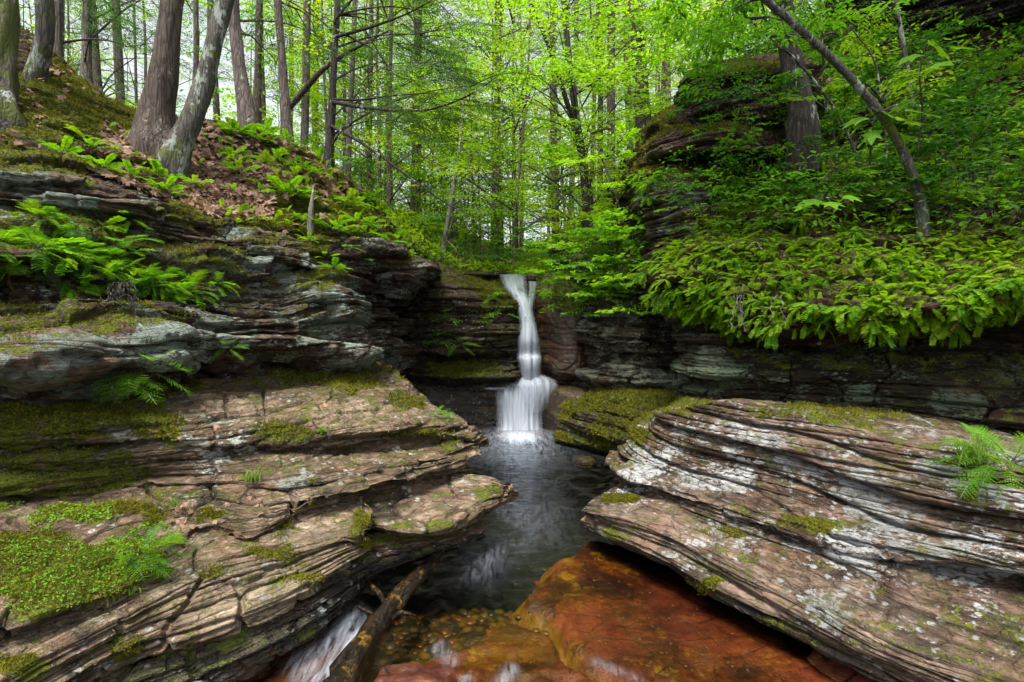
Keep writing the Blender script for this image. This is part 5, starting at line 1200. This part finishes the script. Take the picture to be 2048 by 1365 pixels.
maple_sapling([(1740, 330, 3.9), (1742, 290, 3.85), (1750, 240, 3.8), (1760, 215, 3.8)],
    [(1725, 235, 3.8, .14), (1765, 225, 3.75, .15), (1790, 235, 3.75, .13), (1810, 220, 3.7, .12), (1745, 262, 3.8, .12), (1790, 270, 3.8, .12)],
    'sapling with lobed leaves between the leaning tree and the pale thin trunk', 4)
maple_sapling([(1690, 430, 3.9), (1680, 410, 3.7), (1665, 400, 3.6), (1650, 395, 3.5)],
    [(1630, 400, 3.4, .13), (1660, 405, 3.4, .12), (1615, 410, 3.45, .10), (1690, 392, 3.5, .1)],
    'low seedling with three pale lobed leaves in front of the leaning tree foot', 5)

# ------------------------------------------------------------------ small cover: moss, seedlings, grass, litter (stuff)
rm = np.random.default_rng(77)
BL = np.array([[-.25, 0, 0], [.25, 0, 0], [0, .1, 1.]]); BLT = np.array([[0, 1, 2]])
def tufts(recs, n, mat, name, size, LV, LT, minmo=.5, nz=.1, jit=.5, box=(-100, 2150, -50, 1400), flat=False, lift=0):
    b = MBuf(); sh = [max(1, int(n*q)) for _, q in recs]
    for (rec, _), k in zip(recs, sh):
        P, N = pick(rec, box if not isinstance(rec.get('box'), tuple) else rec['box'], k, rm, nz, minmo)
        if not len(P): continue
        P = P + rm.normal(size=P.shape)*.006 + N*lift
        if flat:
            up = N + rm.normal(size=N.shape)*.45; d = rm.normal(size=N.shape); Fm = frames(np.cross(up, d), up)
        else:
            z = N+rm.normal(size=N.shape)*jit; z /= np.linalg.norm(z, axis=1, keepdims=True); x = np.cross(z, rm.normal(size=z.shape)); x /= np.linalg.norm(x, axis=1, keepdims=True)
            Fm = np.stack([x, np.cross(z, x), z], 2)
        sc = size*rm.uniform(.5, 1.5, len(P))*np.clip(project(P)[:, 2]/2.5, .8, 2.6)
        b.many(LV, LT, Fm*sc[:, None, None], P, 0)
    o = obj(name, b.mesh(name, [mat])); tag(o, kind='stuff'); return o
o = tufts([(slopeL, .2), (cliffL, .12), (ledgeB, .2), (ledgeC, .22), (slabD, .05), (bouldM, .08), (crag, .06), (lowR, .05), (bigR, .08), (faceC, .06)], 150000, M['mossb'], 'moss', .011, BL, BLT, .5)
tag(o, 'yellow-green moss cushions on the damp rock ledges', 'moss')
def sub(rec, box): r2 = dict(rec); r2['box'] = box; return r2
o = tufts([(sub(ledgeC, (0, 260, 1080, 1230)), .45), (sub(ledgeC, (230, 390, 1050, 1150)), .25), (sub(ledgeC, (0, 230, 1010, 1060)), .2), (sub(ledgeB, (640, 730, 830, 900)), .03), (sub(ledgeB, (600, 660, 890, 920)), .02), (sub(ledgeB, (480, 520, 880, 990)), .03)], 4600, M['cover'], 'ground_cover', .0135, OV, OVT, .42, .1, flat=True, lift=.012)
tag(o, 'carpet of tiny bright green leaves over the mossy ledge', 'ground cover')
o = tufts([(sub(slopeL, (370, 540, 340, 435)), .30), (sub(slopeL, (200, 420, 270, 400)), .07), (sub(slopeL, (400, 720, 250, 400)), .04), (sub(slopeL, (0, 900, 30, 540)), .03), (sub(hillR, (1500, 2048, 150, 450)), .03), (sub(ledgeC, (345, 385, 1010, 1110)), .0025), (sub(ledgeB, (300, 960, 800, 900)), .0008), (sub(ledgeC, (420, 560, 990, 1060)), .0008)], 16000, M['litter'], 'fallen_leaves', .027, ML*np.array([1, 1, 1.6]), MLT, None, .1, flat=True, lift=.012)
tag(o, 'dry tan leaves drifted over the slope and ledges', 'leaf litter')
o = tufts([(sub(ledgeB, (-60, 960, 740, 1000)), .3), (sub(ledgeC, (-60, 960, 980, 1250)), .2), (sub(slabD, (-60, 740, 1050, 1365)), .12), (sub(bigR, (1200, 2060, 800, 1250)), .25), (sub(lowR, (1180, 2060, 1000, 1365)), .1)], 2200, M['litter'], 'debris', .016, LEAF*np.array([1, .45, 1]), LEAFT, None, .25, flat=True, lift=.003)
tag(o, 'scattered needles, bud scales and leaf scraps on the ledges', 'debris')
# forest floor plants beyond the falls
b = MBuf(); k = rm.choice(len(GP), 26000, p=(lambda w_: w_/w_.sum())(np.exp(-(GP[:, 1]-8)/9.)*(np.abs(GP[:, 0]) < 16))); P = GP[k]+rm.normal(size=(len(k), 3))*np.array([.12, .12, .02]); P[:, 2] = gz(P[:, 0], P[:, 1])+rm.uniform(0, .25, len(k))
up = np.tile([0, 0, 1.], (len(k), 1))+rm.normal(size=(len(k), 3))*.4; Fm = frames(rm.normal(size=up.shape), up)
b.many(OV, OVT, Fm*(.10*rm.uniform(.5, 1.6, len(k)))[:, None, None], P, 0)
o = obj('undergrowth', b.mesh('undergrowth', [M['maple']])); tag(o, 'low green undergrowth covering the forest floor', 'undergrowth', kind='stuff')

# remaining small fern fronds on the right curtain: beyond the individual clumps
b = MBuf()
def frond_arrays(me):
    V = np.empty(len(me.vertices)*3, np.float32); me.vertices.foreach_get('co', V); V = V.reshape(-1, 3); T = np.array([tuple(p.vertices) for p in me.polygons if len(p.vertices) == 3]); return V, T
FA = [frond_arrays(f) for f in FR[1:3]]
for (n, bx, sz) in [(1900, (1320, 2420, 480, 660), .135), (1500, (1380, 2420, 330, 520), .125), (260, (1250, 1420, 430, 570), .16), (1000, (1450, 2420, 40, 420), .15), (650, (430, 840, 260, 520), .15), (120, (120, 420, 250, 400), .12)]:
    P, N = pick(hillR if bx[0] > 1000 else slopeL, bx, n, rm, -.4); yaw = DOWNR+rm.normal(size=len(P))*.8; el_ = rm.uniform(-.9, .5, len(P)) if bx[2] > 300 else rm.uniform(-.2, .9, len(P))
    if bx[0] < 1000: yaw = rm.uniform(0, 6.28, len(P)); el_ = rm.uniform(.0, 1.1, len(P))
    d = np.stack([np.cos(yaw)*np.cos(el_), np.sin(yaw)*np.cos(el_), np.sin(el_)], 1); Fm = frames(d, np.tile([0, 0, 1.], (len(P), 1))+rm.normal(size=P.shape)*.3)*(sz*rm.uniform(.7, 1.2, len(P)))[:, None, None]
    h = len(P)//2
    for q, sl_ in ((0, slice(0, h)), (1, slice(h, None))): b.many(FA[q][0], FA[q][1], Fm[sl_], P[sl_], 0)
o = obj('fern_cover', b.mesh('fern_cover', [M['fernR']])); tag(o, 'dense fill of small fern fronds behind the hanging ferns', 'fern cover', kind='stuff')

b = MBuf()
for (n, bx, sz) in [(6200, (1420, 2420, 0, 480), .055), (700, (1180, 1330, 440, 600), .05)]:
    P, N = pick(hillR if bx[0] > 1300 else cliffR, bx, n, rm, -.5); P = P+np.abs(rm.normal(size=(len(P), 1)))*np.array([[-.02, -.08, .16]]); up = np.tile([0, -.25, 1.], (len(P), 1))+rm.normal(size=P.shape)*.3
    b.many(OV, OVT, frames(rm.normal(size=P.shape)*np.array([1, 1, .3]), up)*(sz*rm.uniform(.5, 1.6, len(P)))[:, None, None], P, 0)
o = obj('leafy_undergrowth', b.mesh('leafy_undergrowth', [M['beech']])); tag(o, 'low leafy growth covering the steep right slope', 'undergrowth', kind='stuff')
# grass tufts
def grass_tuft(p, n, h, label, seed):
    r = np.random.default_rng(seed); b = MBuf()
    for i in range(n):
        a = r.uniform(0, 6.28); l = h*r.uniform(.5, 1.2); bend = r.uniform(.2, .9); d = np.array([math.cos(a), math.sin(a), 0]); s_ = np.array([-math.sin(a), math.cos(a), 0])*.003
        st = r.normal(size=3)*.03*np.array([1, 1, .1]); V = []
        for t in np.linspace(0, 1, 5):
            c = st + d*l*bend*t*t + np.array([0, 0, l*(t-.55*bend*t*t*1.5)]); V += [c-s_*(1-t*.9), c+s_*(1-t*.9)]
        b.add(V, None, [[2*q, 2*q+1, 2*q+3, 2*q+2] for q in range(4)], 0)
    o = obj('grass_tuft', b.mesh('grass_tuft', [M['grass']])); o.location = tuple(p); tag(o, label, 'grass tuft')
for i, (rec, px, py, n, h, lab) in enumerate([
    (bigR, 1950, 925, 150, .16, 'long arching grass tuft on the right ledge beside the fern'),
    (ledgeC, 375, 1120, 60, .08, 'grass tuft beside the dry leaves, lower left'),
    (ledgeB, 505, 960, 60, .09, 'grass tuft hanging from the vertical crack of the broad ledge'),
    (ledgeC, 350, 1010, 50, .06, 'short grass under the broad ledge above the dry leaves'),
    (slabD, 240, 1190, 70, .07, 'grass fringe at the edge of the moss carpet')]):
    grass_tuft(surf_at(rec, px, py), n, h, lab, 300+i)

# ------------------------------------------------------------------ driftwood, twigs, small stones
def wood_mat():
    N = NT('wet_rotten_wood'); v = N.map((3, 3, 3)); n1 = N.noise(N.map((22, 5, 22)), 1, 6, .7, .6); n2 = N.noise(N.co, 11, 6, .75)
    c = N.ramp(n1, (.35, (.004, .003, .002)), (.55, (.020, .012, .006)), (.7, (.06, .034, .011)))
    c = N.mix(N.mr(n2, .56, .62), c, (.20, .11, .014))
    p = N.n('ShaderNodeBsdfPrincipled'); N.set(p.inputs['Base Color'], c); p.inputs['Roughness'].default_value = .3
    N.set(p.inputs['Normal'], N.bump(N.math('ADD', n1, N.math('MULTIPLY', n2, .6)), 1, .03)); return N.done(p.outputs[0])
WM = wood_mat()
lg = empty('driftwood_log', tuple(PZ(700, 1330, .05))); tag(lg, 'dark wet log with ochre patches lying diagonally in the stream, bottom centre-left', 'log')
def lpart(name, pts, r0, r1, k=14, n=40, rough=.25, seed=3):
    P = np.array([PZ(a, b_, z) for a, b_, z in pts]); b = MBuf(); Q = cr(P, n); b.tube(Q, np.linspace(r0, r1, n), k, 0, rough, seed=seed); base = np.array(lg.location); b.V = [v-base for v in b.V]
    obj(name, b.mesh(name, [WM], True), lg)
lpart('trunk', [(650, 1420, .07), (700, 1330, .055), (760, 1240, .03), (820, 1170, .02), (855, 1130, .02), (880, 1100, .02)], .062, .038)
lpart('branch', [(775, 1215, .06), (760, 1190, .05), (742, 1172, .05), (728, 1160, .045)], .016, .012, 8, 12)
lpart('branch', [(760, 1240, .03), (735, 1222, .02), (715, 1212, .01)], .012, .008, 8, 12)
lpart('branch', [(780, 1240, .02), (800, 1225, .01), (830, 1232, -.01)], .014, .006, 8, 12)
b = MBuf()
tw = empty('fallen_twig', tuple(PZ(1510, 1225, .06))); tag(tw, 'fine forked twig resting in the shallow water below the long pale slab', 'twig')
for pts in ([(1478, 1195, .03), (1500, 1205, .08), (1530, 1225, .02), (1560, 1270, .0)], [(1500, 1205, .08), (1485, 1180, .12), (1500, 1168, .12)], [(1530, 1225, .02), (1550, 1215, .05), (1575, 1212, .03)], [(1470, 1210, .02), (1510, 1235, .01), (1530, 1250, 0)]):
    Q = cr(np.array([PZ(*p) for p in pts])-np.array(tw.location), 10); b.tube(Q, np.linspace(.003, .0015, 10), 5, 0)
obj('stem', b.mesh('stem', [M['twig']], True), tw)
def pebbles(name, n, bx, z0, z1, s0, s1, mats, label):
    import bmesh
    bm = bmesh.new(); bmesh.ops.create_icosphere(bm, subdivisions=2, radius=1.0); V0 = np.array([v.co[:] for v in bm.verts]); F0 = np.array([[v.index for v in f.verts] for f in bm.faces]); bm.free()
    b = MBuf(); r = np.random.default_rng(n)
    for i in range(n):
        px, py = r.uniform(bx[0], bx[1]), r.uniform(bx[2], bx[3]); p = PZ(px, py, -.08); z = float(bedz(p[:1], p[1:2])[0])
        if not (z0 < z < z1): continue
        s_ = r.uniform(s0, s1)**1.0; V = V0*(1+.3*fbm(V0*.9+i, 2, i)[:, None])*np.array([1, r.uniform(.6, 1), r.uniform(.3, .55)])*s_; a = r.uniform(0, 6.28); c, d = math.cos(a), math.sin(a)
        V = V@np.array([[c, d, 0], [-d, c, 0], [0, 0, 1]]); b.add(V+np.array([p[0], p[1], z-.02*s_]), F0, None, r.integers(len(mats)))
    o = obj(name, b.mesh(name, mats, True)); tag(o, label, 'pebbles', kind='stuff')
def peb_mat(nm, c, c2):
    N = NT(nm); n_ = N.noise(N.co, 30, 4, .7); p = N.n('ShaderNodeBsdfPrincipled'); N.set(p.inputs['Base Color'], N.mix(n_, c, c2)); p.inputs['Roughness'].default_value = .4; return N.done(p.outputs[0])
PM = [peb_mat('olive_pebble', (.012, .010, .003), (.10, .075, .016)), peb_mat('rust_pebble', (.03, .012, .005), (.13, .055, .015)), peb_mat('grey_pebble', (.015, .014, .010), (.11, .095, .06))]
pebbles('pebbles', 300, (780, 1150, 1125, 1300), -.5, -.13, .008, .038, [PM[0], PM[0], PM[1], PM[2]], 'olive and rusty pebbles on the amber channel floor')
pebbles('gravel', 300, (1000, 2000, 1090, 1365), -.12, .0, .003, .012, PM, 'grit and small stones lying on the submerged red slab')
# broken snag standing at the cliff edge
sp_ = surf_at(slopeL, 622, 455); b = MBuf(); b.tube(np.array([sp_+[0, 0, -.05], sp_+[0.01, 0, .2], PY(627, 375, sp_[1])]), [.04, .03, .006], 8, 0, .25)
o = obj('stump', b.mesh('stump', [M['dead']], True)); tag(o, 'thin broken grey snag standing on the lip of the left cliff', 'stump')
# hanging root mass beneath the left ferns
b = MBuf(); rr_ = np.random.default_rng(8)
for i in range(40):
    p = PY(242+rr_.normal()*7, 565, 3.2+rr_.normal()*.05); Q = [p]
    for k in range(7): Q.append(Q[-1]+np.array([rr_.normal()*.02, rr_.normal()*.018, -.036*rr_.uniform(.3, 1.4)]))
    b.tube(np.array(Q), np.linspace(.006, .002, 8), 4, 0, cap=False)
o = obj('root_mass', b.mesh('root_mass', [M['bark4']])); tag(o, 'clump of brown roots dangling beneath the ferns of the left cliff', 'roots')
b = MBuf()
for i in range(10):
    px = rr_.choice([1480, 1475, 1770, 1690, 1430, 1820, 1560]); p = PY(px+rr_.normal()*6, 590, 3.45); Q = [p]
    for k in range(8): Q.append(Q[-1]+np.array([rr_.normal()*.012, rr_.normal()*.012, -.03*rr_.uniform(.6, 1.3)]))
    b.tube(np.array(Q), np.linspace(.003, .001, 9), 4, 0, cap=False)
o = obj('hanging_roots', b.mesh('hanging_roots', [M['dead']])); tag(o, 'thin bare rootlets dangling in front of the shaded right wall', 'roots', kind='stuff')
# stones at the brink
def stone(px, py, Y, wx, hz, mat, label, seed, sq=1.0):
    import bmesh
    bm = bmesh.new(); bmesh.ops.create_icosphere(bm, subdivisions=5, radius=1.0)
    V = np.array([v.co[:] for v in bm.verts]); F = np.array([[v.index for v in f.verts] for f in bm.faces]); bm.free()
    n = V.copy(); S = strata(V*np.array([wx, wx*sq, hz])+seed, .05, seed)[:, None]
    V = V*(1+.16*fbm(V*1.4+seed, 4, seed)[:, None]) ; V = np.sign(V)*np.abs(V)**.85; V = V*np.array([wx, wx*sq, hz]) + n*S*.03
    me = mesh_np('boulder', V, F, [mat], col=np.column_stack([.15+.35*sstep(.3, .9, n[:, 2]), np.full(len(V), .5), np.full(len(V), .5)]))
    o = obj('boulder', me); o.location = tuple(PY(px, py, Y)); tag(o, label, 'boulder'); return o
stone(1110, 530, 8.3, .13, .15, M['cliff'], 'small knobbly grey stone perched right of the waterfall brink', 4)
stone(965, 553, 8.35, .40, .06, M['back'], 'flat dark stone overhanging the left side of the waterfall brink', 5)
stone(1062, 555, 8.3, .13, .06, M['tan'], 'small tan stone between the two threads of the waterfall brink', 6)
stone(1170, 925, 5.55, .12, .05, M['back'], 'low mossy stone in the pool at the foot of the moss-covered boulder', 7)
for p in protoH+protoB+P_hang+P_up+P_wood+P_spill+SH:
    if p.name not in usedp: 
        for ch in list(p.children): bpy.data.objects.remove(ch)
        bpy.data.objects.remove(p)
